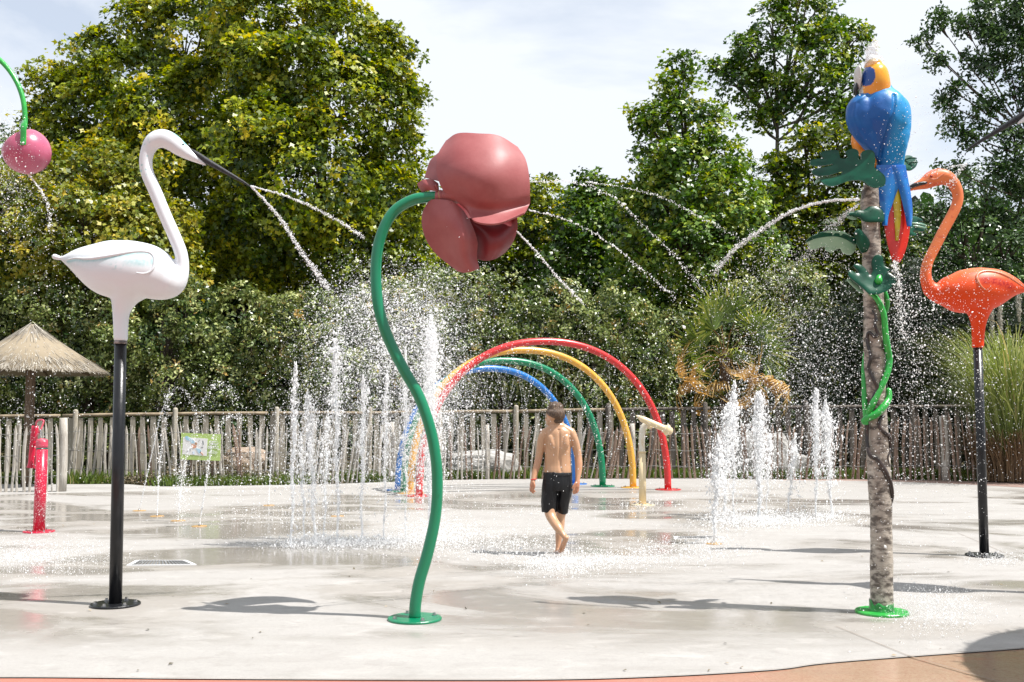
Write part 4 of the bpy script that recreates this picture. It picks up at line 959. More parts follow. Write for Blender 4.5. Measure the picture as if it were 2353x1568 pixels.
# ------------------------------------------------------------------ pink bucket on a bent green pipe
Zb = zc(0, 120, 3.563); YK = 6.5
def bucket():
    P = lambda x, y, dy=0: W(*Zb(x, y), YK + dy)
    k = YK / F * 2353 / 2560 / 3.563; c = (-452, 610); Rr = 674
    foot = P(c[0] - Rr, 610); foot.z = 0
    t = thing('tipping_bucket', 'pink tipping bucket hung from a curved bright green pipe at the left edge', 'water bucket', tuple(foot))
    pts = [foot, Vector((foot.x, YK, 1.4))] + [P(c[0] - Rr * math.cos(a), c[1] - Rr * math.sin(a)) for a in np.linspace(0, math.pi, 15)] + [P(222, 700)]
    mk('pipe', limb(pts, 22.5 * k, seg=18, k=4), m_green2, t)
    plate(t, (foot.x, YK), .15, m_green2)
    mpk = M('bucket_pink', (.50, .11, .19), .3, .5, (.44, .08, .16), 3, .3, .7, coat=.2, bump=(60, .05), stretch=(6, 1, .4))
    cen = P(238, 922); r_ = 207 * k
    nrm = Vector((-.65, .06, .76)).normalized(); cut = r_ * .47      # sphere with a slice off: the open mouth
    V, Fs = [], []
    a1 = nrm.orthogonal().normalized(); a2 = nrm.cross(a1); ph0 = math.acos(cut / r_); seg = 48; rings = []
    prof = [(ph0 + (math.pi - ph0) * i / 22, r_) for i in range(23)]
    inner = [(math.pi - (math.pi - ph0) * i / 22, r_ - .008) for i in range(23)]
    for ph, rr in prof + inner:
        rings.append([cen + (a1 * math.cos(2 * math.pi * j / seg) + a2 * math.sin(2 * math.pi * j / seg)) * math.sin(ph) * rr + nrm * math.cos(ph) * rr for j in range(seg)])
    V = [tuple(v) for rg in rings for v in rg]
    Fs = [(i * seg + j, i * seg + (j + 1) % seg, (i + 1) * seg + (j + 1) % seg, (i + 1) * seg + j) for i in range(len(rings) - 1) for j in range(seg)]
    Fs += [((len(rings) - 1) * seg + j, (len(rings) - 1) * seg + (j + 1) % seg, (j + 1) % seg, j) for j in range(seg)]
    mk('bucket', (V, Fs), mpk, t)
    for dy in (-.155, .155):
        yy = dy
        g = [P(210, 640, yy * .35), P(211, 660, yy * .8), P(210, 700, yy), P(208, 790, yy), P(205, 862, yy)]
        mk('bracket', limb(g, 27 * k, .004, seg=12, k=3), m_green2, t)
    mk('pivot', cyl(P(205, 850, -.162), P(205, 850, .162), .008, seg=12), m_steel, t)
    mk('crossbar', cyl(P(215, 632, -.08), P(215, 632, .08), .012, seg=12), m_green2, t)
    return t
bucket()
# ================================================================== arches, pump, cannon, parasols, rocks, sign
def arch(colname, col, L_, R_, topy, name_words, nozz=None):
    a, b = G(*L_), G(*R_)
    t = thing('arch_spray', name_words, 'water arch', tuple((a + b) / 2), 'rainbow arches of spray pipe')
    ORG[t.name] = (a + b) / 2
    mid = (a + b) / 2; top = W(1176, topy, mid.y).z + .02
    mat = M(colname, col, .3, .5, tuple(x * .88 for x in col), 4, coat=.12)
    pts = []
    for q in np.linspace(0, math.pi, 33):
        s = math.cos(q); z = math.sin(q)
        s = math.copysign(abs(s) ** .92, s); z = z ** .86
        pts.append(mid + (a - mid) * s + Vector((0, 0, top * z)))
    mk('pipe', limb(pts, .054, seg=20, k=3, round_caps=False), mat, t)
    for g in (a, b): plate(t, (g.x, g.y), .20, mat, nb=6)
    return a, b, mid, top, pts
ar = [arch('arch_red', (.62, .025, .025), (963, 1140), (1535, 1126), 788, 'red water arch, the tallest and nearest of the four'),
      arch('arch_yellow', (.78, .42, .06), (943, 1134), (1455, 1121), 808, 'yellow water arch, second of the four from the front'),
      arch('arch_green', (.0, .22, .10), (928, 1130), (1385, 1118), 832, 'green water arch, third of the four from the front'),
      arch('arch_blue', (.02, .19, .60), (915, 1127), (1322, 1113), 850, 'blue water arch, the farthest and lowest of the four')]
# ---- red hand pump
Zr = zc(0, 1020, 4.355)
def pump():
    g = G(91, 1223); Y = g.y; P = lambda x, y, dy=0: W(*Zr(x, y), Y + dy); k = Y / F * 2353 / 2560 / 4.355
    t = thing('hand_pump', 'crimson water pump post with a spout tube and looped handle at left', 'water pump', tuple(g))
    mr = M('crimson_paint', (.58, .008, .045), .3, .5, (.5, .006, .04), 5, coat=.15, bump=(50, .08)); mr2 = M('faded_crimson', (.62, .10, .14), .45, .5, (.55, .05, .10), 20, coat=.2)
    x0 = P(436, 1000).x; rr = 60 * k
    mk('barrel', limb([(x0, Y, .005), (x0, Y, P(0, 452).z)], [rr, rr * .99], seg=28, k=1, round_caps=False), mr, t)
    mk('band', cyl((x0, Y, P(0, 450).z), (x0, Y, P(0, 436).z), rr * .985, seg=28), M('green_band', (.01, .13, .10), .4), t)
    zt = P(0, 332).z
    mk('cap', limb([(x0, Y, P(0, 436).z), (x0, Y, P(0, 365).z), (x0, Y, P(0, 345).z), (x0, Y, zt)], [rr * 1.0, rr * .98, rr * .85, rr * .25], seg=28, k=3, round_caps=False), mr2, t)
    mk('spout', limb([P(385, 196, .10), P(368, 330, .10), P(352, 480, .10), P(340, 590, .10), P(335, 640, .10), P(333, 652, .10)], [38 * k, 37 * k, 34 * k, 32 * k, 40 * k, 44 * k], seg=22, k=3, round_caps=False), mr, t)
    mk('bracket', limb([P(365, 400, .09), P(400, 380, .04), P(420, 400, 0)], 9 * k, seg=10, k=3), mr, t)
    h = [P(392, 190, .09), P(400, 150, .07), P(425, 134, .05), P(462, 132, .04), P(474, 150, .03), P(455, 210, .02), P(435, 250, .01), P(405, 300, .01), P(382, 350, .02)]
    mk('handle', limb(h, 9.5 * k, seg=12, k=5), mr2, t)
    mk('rod', limb([P(438, 340, 0), P(448, 290, 0), P(440, 240, .0)], 7 * k, seg=10, k=3), m_steel, t)
    plate(t, (x0, Y), .145, mr, nb=6)
    return P, Y
pumpP, YPM = pump()
# ---- cream water cannon
Zk = zc(1560, 1010, 5.807)
def cannon():
    g = G(1473, 1161); Y = g.y; P = lambda x, y, dy=0: W(*Zk(x, y), Y + dy); k = Y / F * 2353 / 2560 / 5.807
    t = thing('water_cannon', 'cream water cannon on a bent post standing before the red arch', 'water cannon', tuple(g))
    mc = M('cream_paint', (.74, .60, .37), .35, .5, (.62, .44, .20), 6, .55, .75, coat=.1, stretch=(3, 3, .6)); mc2 = M('cream_worn', (.70, .66, .56), .45, .5, (.60, .44, .24), 7, .5, .7, stretch=(3, 3, .6))
    x0 = P(256, 0).x
    mk('post', limb([(x0, Y, .005), (x0, Y, P(0, 700).z)], 52 * k, seg=24, k=1, round_caps=False), mc, t)
    mk('collar', cyl((x0, Y, P(0, 706).z), (x0, Y, P(0, 690).z), 60 * k, seg=24), mc, t)
    mk('elbow', limb([(x0, Y, P(0, 700).z), P(258, 560), P(260, 430), P(272, 360), P(300, 318), P(345, 300, -.01)], [45 * k] * 6, seg=22, k=4), mc2, t)
    mk('clamp', limb([P(340, 320, 0), P(375, 335, 0), P(410, 335, 0)], [38 * k, 30 * k, 20 * k], seg=14, k=3), mc, t)
    mk('barrel', limb([P(172, 170, -.09), P(205, 185, -.09), P(250, 212, -.09), P(280, 228, -.09), P(450, 300, -.09), P(600, 365, -.09), P(612, 370, -.09)], [6 * k, 20 * k, 40 * k, 46 * k, 47 * k, 47 * k, 47 * k], seg=22, k=3, round_caps=False), mc, t)
    mk('flange', limb([P(598, 368, -.09), P(618, 376, -.09), P(640, 385, -.09), P(655, 391, -.09)], [60 * k, 80 * k, 78 * k, 60 * k], seg=28, k=3), mc, t)
    plate(t, (x0, Y), .15, mc, nb=6, bolt=.012)
cannon()
# ---- thatched parasols
m_straw = Mleaf('straw', [(0, (.10, .085, .065)), (.4, (.24, .21, .17)), (.8, (.42, .39, .33)), (1, (.55, .52, .46))], .1, .8)
m_pole = M('log_pole', (.20, .145, .10), .85, .2, (.12, .085, .06), 10, bump=(40, .6), stretch=(4, 4, .6))
def parasol(name, c, zt, zb, rad, label, n=5200):
    t = thing(name, label, 'parasol', (c[0], c[1], 0), 'thatched parasols')
    mk('pole', limb([(c[0], c[1], -.05), (c[0] + .01, c[1], zb * .5), (c[0], c[1], zt - .15)], [.085, .08, .07], seg=16, k=3, round_caps=False), m_pole, t)
    seg = 40; V = []; prof = [(.02, zt - .04), (rad * .5, zb + (zt - zb) * .5 - .02), (rad * 1.0, zb + .0), (rad * .97, zb - .03), (rad * .45, zb + (zt - zb) * .42), (.02, zt - .16)]
    for rr, z in prof:
        for j in range(seg): a = 2 * math.pi * j / seg; V.append((c[0] + rr * math.cos(a), c[1] + rr * math.sin(a), z))
    Fs = [(i * seg + j, i * seg + (j + 1) % seg, (i + 1) * seg + (j + 1) % seg, (i + 1) * seg + j) for i in range(5) for j in range(seg)]
    mk('roof_cone', (V, Fs), M('thatch_core', (.3, .25, .18), .9, .1), t, smooth=True)
    for j in range(8):
        a = 2 * math.pi * j / 8 + .2
        mk('rafter', limb([(c[0], c[1], zb + (zt - zb) * .3), (c[0] + rad * .9 * math.cos(a), c[1] + rad * .9 * math.sin(a), zb - .02)], .02, seg=6, k=1, round_caps=False), m_pole, t)
    s = rng.random(n) ** .6; a = rng.uniform(0, 2 * np.pi, n) ; ln = rng.uniform(.16, .34, n) * rad
    tier = rng.random(n)
    r0 = s * rad * .95; r1 = np.minimum(r0 + ln * .8, rad * rng.uniform(.98, 1.06, n)); slope = (zt - zb) / rad
    prof_z = lambda r_: zt - slope * r_ - .05 * np.sin(np.clip(r_ / rad, 0, 1) * np.pi) * rad
    da = rng.normal(0, .05, n); wd = rng.uniform(.006, .014, n)
    lift = rng.uniform(.01, .05, n)
    def pt(r_, an, z): return np.column_stack([c[0] + r_ * np.cos(an), c[1] + r_ * np.sin(an), z])
    p0, p1 = pt(r0, a, prof_z(r0) + lift * .4), pt(r1, a + da, prof_z(r1) + lift - np.where(r1 > rad * .96, .035, 0))
    side = np.column_stack([-np.sin(a), np.cos(a), np.zeros(n)]) * wd[:, None] / 2
    V = np.stack([p0 - side, p0 + side, p1 + side * .7, p1 - side * .7], 1).reshape(-1, 3)
    o = mk('straw', (V, np.arange(4 * n).reshape(-1, 4)), m_straw, t, smooth=False, rnd=np.clip(rng.normal(.5, .22, n), 0, 1)); o['kind'] = 'stuff'
    m_ring = mk('binding', limb([(c[0] + rad * .58 * math.cos(q), c[1] + rad * .58 * math.sin(q), prof_z(np.array([rad * .58]))[0] + .03) for q in np.linspace(0, 2 * math.pi, 33)], .007, seg=6, k=1), m_pole, t)
    return t
pc = W(66, 965, 16.6)
parasol('thatched_parasol', (pc.x, 16.6), W(68, 740, 16.6).z, W(0, 854, 16.6).z, 1.2, 'conical straw thatched parasol on a log pole behind the far left fence')
parasol('thatched_parasol', (4.45, 3.85), 3.0, 2.35, 1.22, 'thatched parasol just outside the right edge, casting the round shadow at lower right', 3000)
# ---- boulders
m_rock = M('white_rock', (.42, .41, .39), .9, .2, (.28, .27, .25), 3, .4, .65, bump=(14, .9), col3=(.3, .29, .27), n3=(9, .6, .72))
m_rock2 = M('ochre_rock', (.34, .27, .21), .9, .2, (.22, .16, .11), 3, bump=(14, .9))
def rock(label, px, Y, w_, h_, mat, seed, squ=.6):
    import bmesh
    bm = bmesh.new(); bmesh.ops.create_icosphere(bm, subdivisions=4, radius=1)
    for v in bm.verts:
        p = v.co.copy(); n_ = mnoise.fractal(p * 1.3 + Vector((seed, 0, 0)), 1.0, 2.0, 4)
        q = Vector([math.copysign(abs(c_) ** .75, c_) for c_ in p]) * (1 + .22 * n_)
        v.co = Vector((q.x * w_ / 2, q.y * w_ * squ / 2, max(-.05, (q.z * .5 + .42) * h_)))
    me = bpy.data.meshes.new('boulder'); bm.to_mesh(me); bm.free(); me.materials.append(mat)
    me.polygons.foreach_set('use_smooth', np.zeros(len(me.polygons), dtype=bool))
    o = put('boulder', me, None, (W(px, 1000, Y).x, Y, -.01)); tag(o, label, 'rock', 'boulders behind the fence')
rock('long white boulder seen through the pales left of the boy', 1112, 19.35, 1.35, .56, m_rock, 3.1)
rock('tall pale block of rock behind the pales and the right hand jets', 1752, 19.3, 1.1, .95, m_rock, 9.4)
rock('small white rock beside the tall pale block, on its right', 1828, 19.2, .5, .5, m_rock, 14.2)
rock('ochre rock seen through the pales just right of the green sign', 560, 19.3, .9, .6, m_rock2, 22.7)
# ---- sign
def sign():
    Y = 16.9
    Zs = zc(440, 1070, 17.42)
    cs = [W(*Zs(x, y), Y) for x, y in ((225, 215), (1950, 285), (1905, 1440), (190, 1375))]
    cen = sum(cs, Vector()) / 4
    t = thing('info_sign', 'lime green information board with a picture and white text on the fence at left', 'sign', tuple(cen))
    def pl(name, pts, dy, mat, th=.004):
        p = [W(*Zs(x, y), Y) for x, y in pts]; n_ = len(p)
        V = [(q.x, Y - dy, q.z) for q in p] + [(q.x, Y - dy + th, q.z) for q in p]
        Fs = [tuple(range(n_)), tuple(range(n_, 2 * n_))[::-1]] + [(i, (i + 1) % n_, n_ + (i + 1) % n_, n_ + i) for i in range(n_)]
        return mk(name, (V, Fs), mat, t, smooth=False)
    mg = M('sign_green', (.42, .56, .17), .35, .5, (.38, .52, .15), 5); mw = M('sign_white', (.74, .73, .71), .35); mb = M('sign_blue', (.30, .52, .66), .4, .5, (.42, .62, .74), 12); ms = M('sign_skin', (.62, .30, .18), .4); ml = M('sign_ink', (.10, .12, .12), .5); mtx = M('sign_letters', (.78, .80, .76), .4); mbb = M('sign_pale_blue', (.45, .58, .75), .4)
    pl('board', [(225, 215), (1950, 285), (1905, 1440), (190, 1375)], 0, mg, .02)
    pl('picture_panel', [(315, 400), (1375, 470), (1345, 1230), (275, 1150)], .004, mw)
    pl('picture_shape', [(420, 350), (520, 370), (620, 440), (800, 560), (820, 640), (700, 680), (600, 570), (480, 540), (400, 450)], .008, mb)
    pl('picture_shape', [(880, 890), (1060, 930), (1100, 1010), (1060, 1120), (1010, 1130), (930, 1010)], .008, mb)
    pl('picture_shape', [(1070, 1030), (1130, 1060), (1200, 1200), (1170, 1200), (1090, 1100), (1040, 1100)], .008, ms)
    pl('picture_shape', [(680, 720), (800, 730), (900, 790), (880, 860), (760, 900), (690, 820)], .008, ms)
    pl('picture_shape', [(820, 650), (880, 640), (930, 690), (910, 745), (850, 740)], .0085, M('sign_brown', (.38, .2, .1), .5))
    pl('picture_shape', [(735, 1020), (800, 1030), (800, 1140), (730, 1130)], .008, mbb)
    for a in ([(1150, 560), (1190, 560), (1210, 740), (1180, 740)], [(1100, 820), (1200, 840), (1180, 860), (1100, 850)], [(600, 930), (670, 960), (660, 985), (600, 950)], [(480, 1010), (540, 1015), (540, 1030), (480, 1028)], [(1010, 520), (1030, 520), (1030, 560), (1010, 560)], [(980, 590), (1000, 590), (990, 620)], [(330, 970), (365, 970), (350, 990)]):
        pl('picture_mark', a, .008, ml)
    r = random.Random(3)
    for (y, x0, x1, h_) in ((585, 1480, 1830, 50), (665, 1460, 1840, 44), (735, 1450, 1820, 40), (815, 1400, 1840, 44), (885, 1400, 1870, 44), (1020, 1440, 1780, 26), (1065, 1400, 1830, 26), (1110, 1450, 1790, 26)):
        x = x0
        while x < x1:
            w_ = r.uniform(.35, 1.0) * h_ * .7; 
            pl('letter', [(x, y - h_ / 2 + r.uniform(0, h_ * .3)), (x + w_, y - h_ / 2 + r.uniform(0, h_ * .3)), (x + w_, y + h_ / 2), (x, y + h_ / 2)], .008, mtx, .003)
            x += w_ + (h_ * .18 if r.random() < .75 else h_ * .55)
    for x in (.25, .8):
        q = cs[3].lerp(cs[2], x); mk('post', cyl((q.x, Y + .04, 0), (q.x, Y + .04, cs[0].z - .04), .02, seg=10), m_pole, t)
sign()
# ---- floor nozzles and drains
m_noz = M('nozzle_orange', (.48, .27, .08), .5, .5, (.40, .26, .12), 9); m_grey = M('drain_grey', (.16, .165, .17), .6, .4); m_wf = M('drain_frame', (.66, .66, .66), .7)
nozzles = [(320, 1174.5), (361, 1187), (409, 1197.5), (458, 1210), (617, 1162), (776, 1187), (1640, 1250)]
nwords = ['farthest', 'second', 'third', 'nearest']
for i, (x, y) in enumerate(nozzles):
    g = G(x, y)
    lab = ('%s of the four orange floor nozzles in a slanting row at left' % nwords[i]) if i < 4 else ['orange floor nozzle beyond the tall fountains, nearest the fence', 'orange floor nozzle under the middle of the tall fountains', 'worn orange floor nozzle of the single jet right of the boy'][i - 4]
    t = thing('floor_nozzle', lab, 'nozzle', tuple(g), 'orange floor nozzles')
    mk('ring', disc((g.x, g.y, .002), .078, .004, seg=32), m_noz, t, smooth=False)
    mk('outlet', cyl((g.x, g.y, .006), (g.x, g.y, .02), .012, seg=12), m_steel, t)
def drain(label, pts):
    p = [G(*q) for q in pts]; c = sum(p, Vector()) / 4
    t = thing('floor_drain', label, 'drain', tuple(c), 'square floor drains')
    ins = [c + (q - c) * .86 for q in p]
    V = [(q.x, q.y, .006) for q in p] + [(q.x, q.y, .006) for q in ins] + [(q.x, q.y, .0) for q in p]
    mk('frame', (V, [(i, (i + 1) % 4, 4 + (i + 1) % 4, 4 + i) for i in range(4)] + [(8 + i, 8 + (i + 1) % 4, (i + 1) % 4, i) for i in range(4)]), m_wf, t, smooth=False)
    parts = []
    for i in range(16):
        a = ins[0].lerp(ins[1], (i + .15) / 16); b_ = ins[0].lerp(ins[1], (i + .7) / 16); d = ins[3].lerp(ins[2], (i + .15) / 16); e = ins[3].lerp(ins[2], (i + .7) / 16)
        parts.append(([(a.x, a.y, .005), (b_.x, b_.y, .005), (e.x, e.y, .005), (d.x, d.y, .005)], [(0, 1, 2, 3)]))
    mk('grate', join(parts), m_grey, t, smooth=False)
drain('square floor drain with a white rim between the white bird and the flower', [(312, 1289), (428, 1289), (452, 1299), (290, 1301)])
drain('square floor drain with a white rim right of the boy', [(1550, 1234), (1652, 1233.5), (1668, 1238), (1548, 1239)])
# ---- fan palm
m_fr = Mleaf('palm_green', [(0, (.03, .06, .01)), (.5, (.13, .20, .03)), (.8, (.36, .40, .09)), (1, (.55, .48, .16))], .25, .35)
m_fd = Mleaf('palm_dry', [(0, (.22, .13, .04)), (.5, (.48, .30, .09)), (1, (.70, .52, .22))], .3, .6)
def frond(seed, mat, droop, n=30, spread=2.6, ln=.62):
    r = np.random.default_rng(seed); V, Fs, rn = [], [], []
    for i in range(n):           # fan in the local XZ plane, hub at origin, pointing up +Z
        a = (i / (n - 1) - .5) * spread * r.uniform(.97, 1.03); l = ln * (1 - .25 * abs(a) / spread * 2) * r.uniform(.88, 1.08)
        w_ = .027; prev = None; pts = []
        for s_ in (0.06, .35, .6, .8, 1.0):
            x = math.sin(a) * l * s_; z = math.cos(a) * l * s_; y = -.10 * s_ * s_
            dd = droop * max(0, s_ - .25) ** 2 * l * r.uniform(.8, 1.3)
            pts.append(np.array((x, y - dd * .35, z - dd)))
        tn = np.array((math.cos(a), 0, -math.sin(a)))
        b0 = len(V)
        for q, ww in zip(pts, (.3, 1, .9, .6, .08)):
            V.append(q - tn * w_ * ww / 2 + np.array((0, .006 * ww, 0))); V.append(q + tn * w_ * ww / 2 + np.array((0, -.006 * ww, 0)))
        for k_ in range(4): Fs.append((b0 + 2 * k_, b0 + 2 * k_ + 1, b0 + 2 * k_ + 3, b0 + 2 * k_ + 2)); rn.append(np.clip(r.normal(.5, .2) + .12 * k_ - .15, 0, 1))
    return mesh_data('frond', V, np.array(Fs), mat, False, rn)
fg = [frond(i, m_fr, .15, n=24, spread=3.1) for i in range(4)]; fd = [frond(10 + i, m_fd, 1.5, n=24) for i in range(3)]; fm = [frond(20 + i, m_fr, 1.1) for i in range(2)]
def palm():
    Y = 20.5; c = W(1668, 965, Y)
    t = thing('fan_palm', 'fan palm with stiff green fans above and dry tan hanging fronds, behind the fence', 'palm', (c.x, Y, 0))
    cz = W(1668, 820, Y).z
    mk('trunk', limb([(c.x, Y, -.1), (c.x + .03, Y, cz * .5), (c.x, Y, cz)], [.16, .15, .12], seg=14, k=4), M('palm_trunk', (.13, .09, .06), .95, .1, (.06, .04, .03), 20, bump=(30, 1), stretch=(2, 2, .6)), t)
    spec = []
    hubs = [(1640, 760, 'g', -.5), (1622, 800, 'g', -1.25), (1690, 740, 'g', .1), (1735, 765, 'g', .65), (1740, 800, 'g', 1.15), (1655, 735, 'g', -.2), (1610, 815, 'm', -1.6), (1750, 830, 'm', 1.6), (1690, 835, 'm', .5), (1640, 850, 'm', -.6), (1770, 850, 'm', 1.9), (1575, 845, 'd', -1.9),
            (1720, 870, 'd', 1.7), (1600, 870, 'd', -1.7), (1660, 880, 'm', 2.8), (1580, 905, 'd', -.35), (1648, 905, 'd', .2), (1765, 895, 'd', .9), (1740, 920, 'd', 1.9), (1790, 905, 'd', .9), (1700, 915, 'd', 2.6), (1610, 930, 'd', -2.6), (1715, 845, 'd', 2.9)]
    pet = []
    for i, (x, y, ty, an) in enumerate(hubs):
        dy = -.35 + .6 * random.random() - (.25 if ty == 'd' else 0)
        p = W(x, y, Y + dy); me = random.choice({'g': fg, 'm': fm, 'd': fd}[ty])
        o = put('frond', me, t, p); s = random.uniform(.95, 1.2) * (1.35 if ty == 'g' else 1.05); o.scale = (s, s, s)
        o.rotation_euler = (random.uniform(-.1, .5), an, random.uniform(-.7, .7))
        d = Vector((math.sin(an), 0, math.cos(an)))
        pet.append(limb([(c.x, Y, cz - .1), ((c.x + p.x) / 2, (Y + p.y) / 2, (cz + p.z) / 2 + .12), tuple(p)], [.014, .010, .007], seg=6, k=3))
    mk('petioles', join(pet), m_fd, t, rnd=None)
palm()
# ---- pampas grass
m_pam = Mleaf('pampas_blade', [(0, (.07, .11, .02)), (.5, (.20, .26, .07)), (.85, (.42, .44, .20)), (1, (.50, .40, .18))], .3, .4)
m_pamd = Mleaf('pampas_dry', [(0, (.07, .045, .025)), (.6, (.20, .13, .07)), (1, (.36, .26, .14))], .2, .7)
def arching(n, c, rad, h, out_, w_, seed, low=False):
    r = np.random.default_rng(seed); V = []; S = 8
    a = r.uniform(0, 2 * np.pi, n); rr = rad * np.sqrt(r.random(n)); hh = h * r.uniform(.55, 1.05, n); oo = out_ * r.uniform(.3, 1.1, n)
    b0 = np.column_stack([c[0] + rr * np.cos(a), c[1] + rr * np.sin(a), np.zeros(n)]); d = np.column_stack([np.cos(a + r.normal(0, .4, n)), np.sin(a + r.normal(0, .4, n)), np.zeros(n)])
    side = np.column_stack([-d[:, 1], d[:, 0], np.zeros(n)])
    ring = []
    for s in np.linspace(0, 1, S):
        up = hh * (1.55 * s - .75 * s ** 3.0 * (.8 + .4 * r.random(n) * 0)) ; p = b0 + d * (oo * s ** 2.1)[:, None]; p[:, 2] = np.maximum(up, .02)
        ww = w_ * (1 - s ** 2 * .9)
        ring.append(p - side * ww / 2); ring.append(p + side * ww / 2)
    V = np.stack(ring, 1).reshape(-1, 3); Fs = []
    i0 = (np.arange(n) * 2 * S)[:, None]
    for k_ in range(S - 1): Fs.append(i0 + np.array([[2 * k_, 2 * k_ + 1, 2 * k_ + 3, 2 * k_ + 2]]))
    Fs = np.stack(Fs, 1).reshape(-1, 4); rn = np.repeat(np.clip(r.normal(.5, .22, n), 0, 1), S - 1)
    return V, Fs, rn
def pampas():
    c = W(2330, 1000, 18.0); t = thing('pampas_grass', 'big clump of pampas grass with arching green blades and dry brown base at the right edge', 'ornamental grass', (c.x, 18.0, 0))
    V, Fs, rn = arching(2300, (c.x, 18.05), .5, 2.75, 1.65, .014, 3); o = mk('blades', (V, Fs), m_pam, t, smooth=False, rnd=rn); o['kind'] = 'stuff'
    V, Fs, rn = arching(2200, (c.x, 18.0), .75, .95, .75, .012, 5); o = mk('dry_blades', (V, Fs), m_pamd, t, smooth=False, rnd=rn); o['kind'] = 'stuff'
    for (x, yt, lean) in ((2290, 700, -.02), (2307, 690, 0), (2345, 660, .05)):
        a = W(x, 1000, 18.0); zt = W(x, yt, 18.0).z
        mk('stalk', limb([(a.x, 18, 0), (a.x + lean, 18, zt * .6), (a.x + lean, 17.98, zt)], [.010, .008, .004], seg=6, k=3), m_pamd, t, rnd=None)
        n_ = 500; s = rng.random(n_); P_ = np.column_stack([a.x + lean + rng.normal(0, .022, n_) * np.sin(s * 3.0 + .1), 17.98 + rng.normal(0, .022, n_), zt - .02 - s * .62])
        V, Fs = leaf_arrays(P_, rng.normal(size=(n_, 3)), np.full(n_, .035), OVAL); mk('plume', (V, Fs), m_straw, t, smooth=False, rnd=np.full(n_, .85))
pampas()
# ---- withered bedding plants below the sign
n_ = 5200
xs = rng.uniform(W(300, 0, 17.2).x, W(640, 0, 17.2).x, n_); xs = np.where(rng.random(n_) < .6, rng.normal(W(510, 0, 17.2).x, .75, n_), xs)
ph = (.12 + .26 * np.exp(-((xs - W(520, 0, 17.2).x) / .9) ** 2)) * (1 + .5 * np.array([mnoise.noise(Vector((x * 5, 0, 0))) for x in xs]))
P_ = np.column_stack([xs, 17.25 + rng.uniform(-.12, .35, n_), rng.random(n_) * ph]); m_wd = Mleaf('withered_leaf', [(0, (.03, .025, .015)), (.4, (.12, .10, .05)), (.7, (.26, .20, .12)), (1, (.42, .35, .25))], .15, .7)
V, Fs = leaf_arrays(P_, rng.normal(size=(n_, 3)) + np.array([0, 0, .5]), rng.uniform(.02, .055, n_), OVAL)
tag(mk('withered_plants', (V, Fs), m_wd, smooth=False, rnd=np.clip(rng.normal(.45, .25, n_), 0, 1)), 'withered low bedding plants under the green sign', None, None, 'stuff')

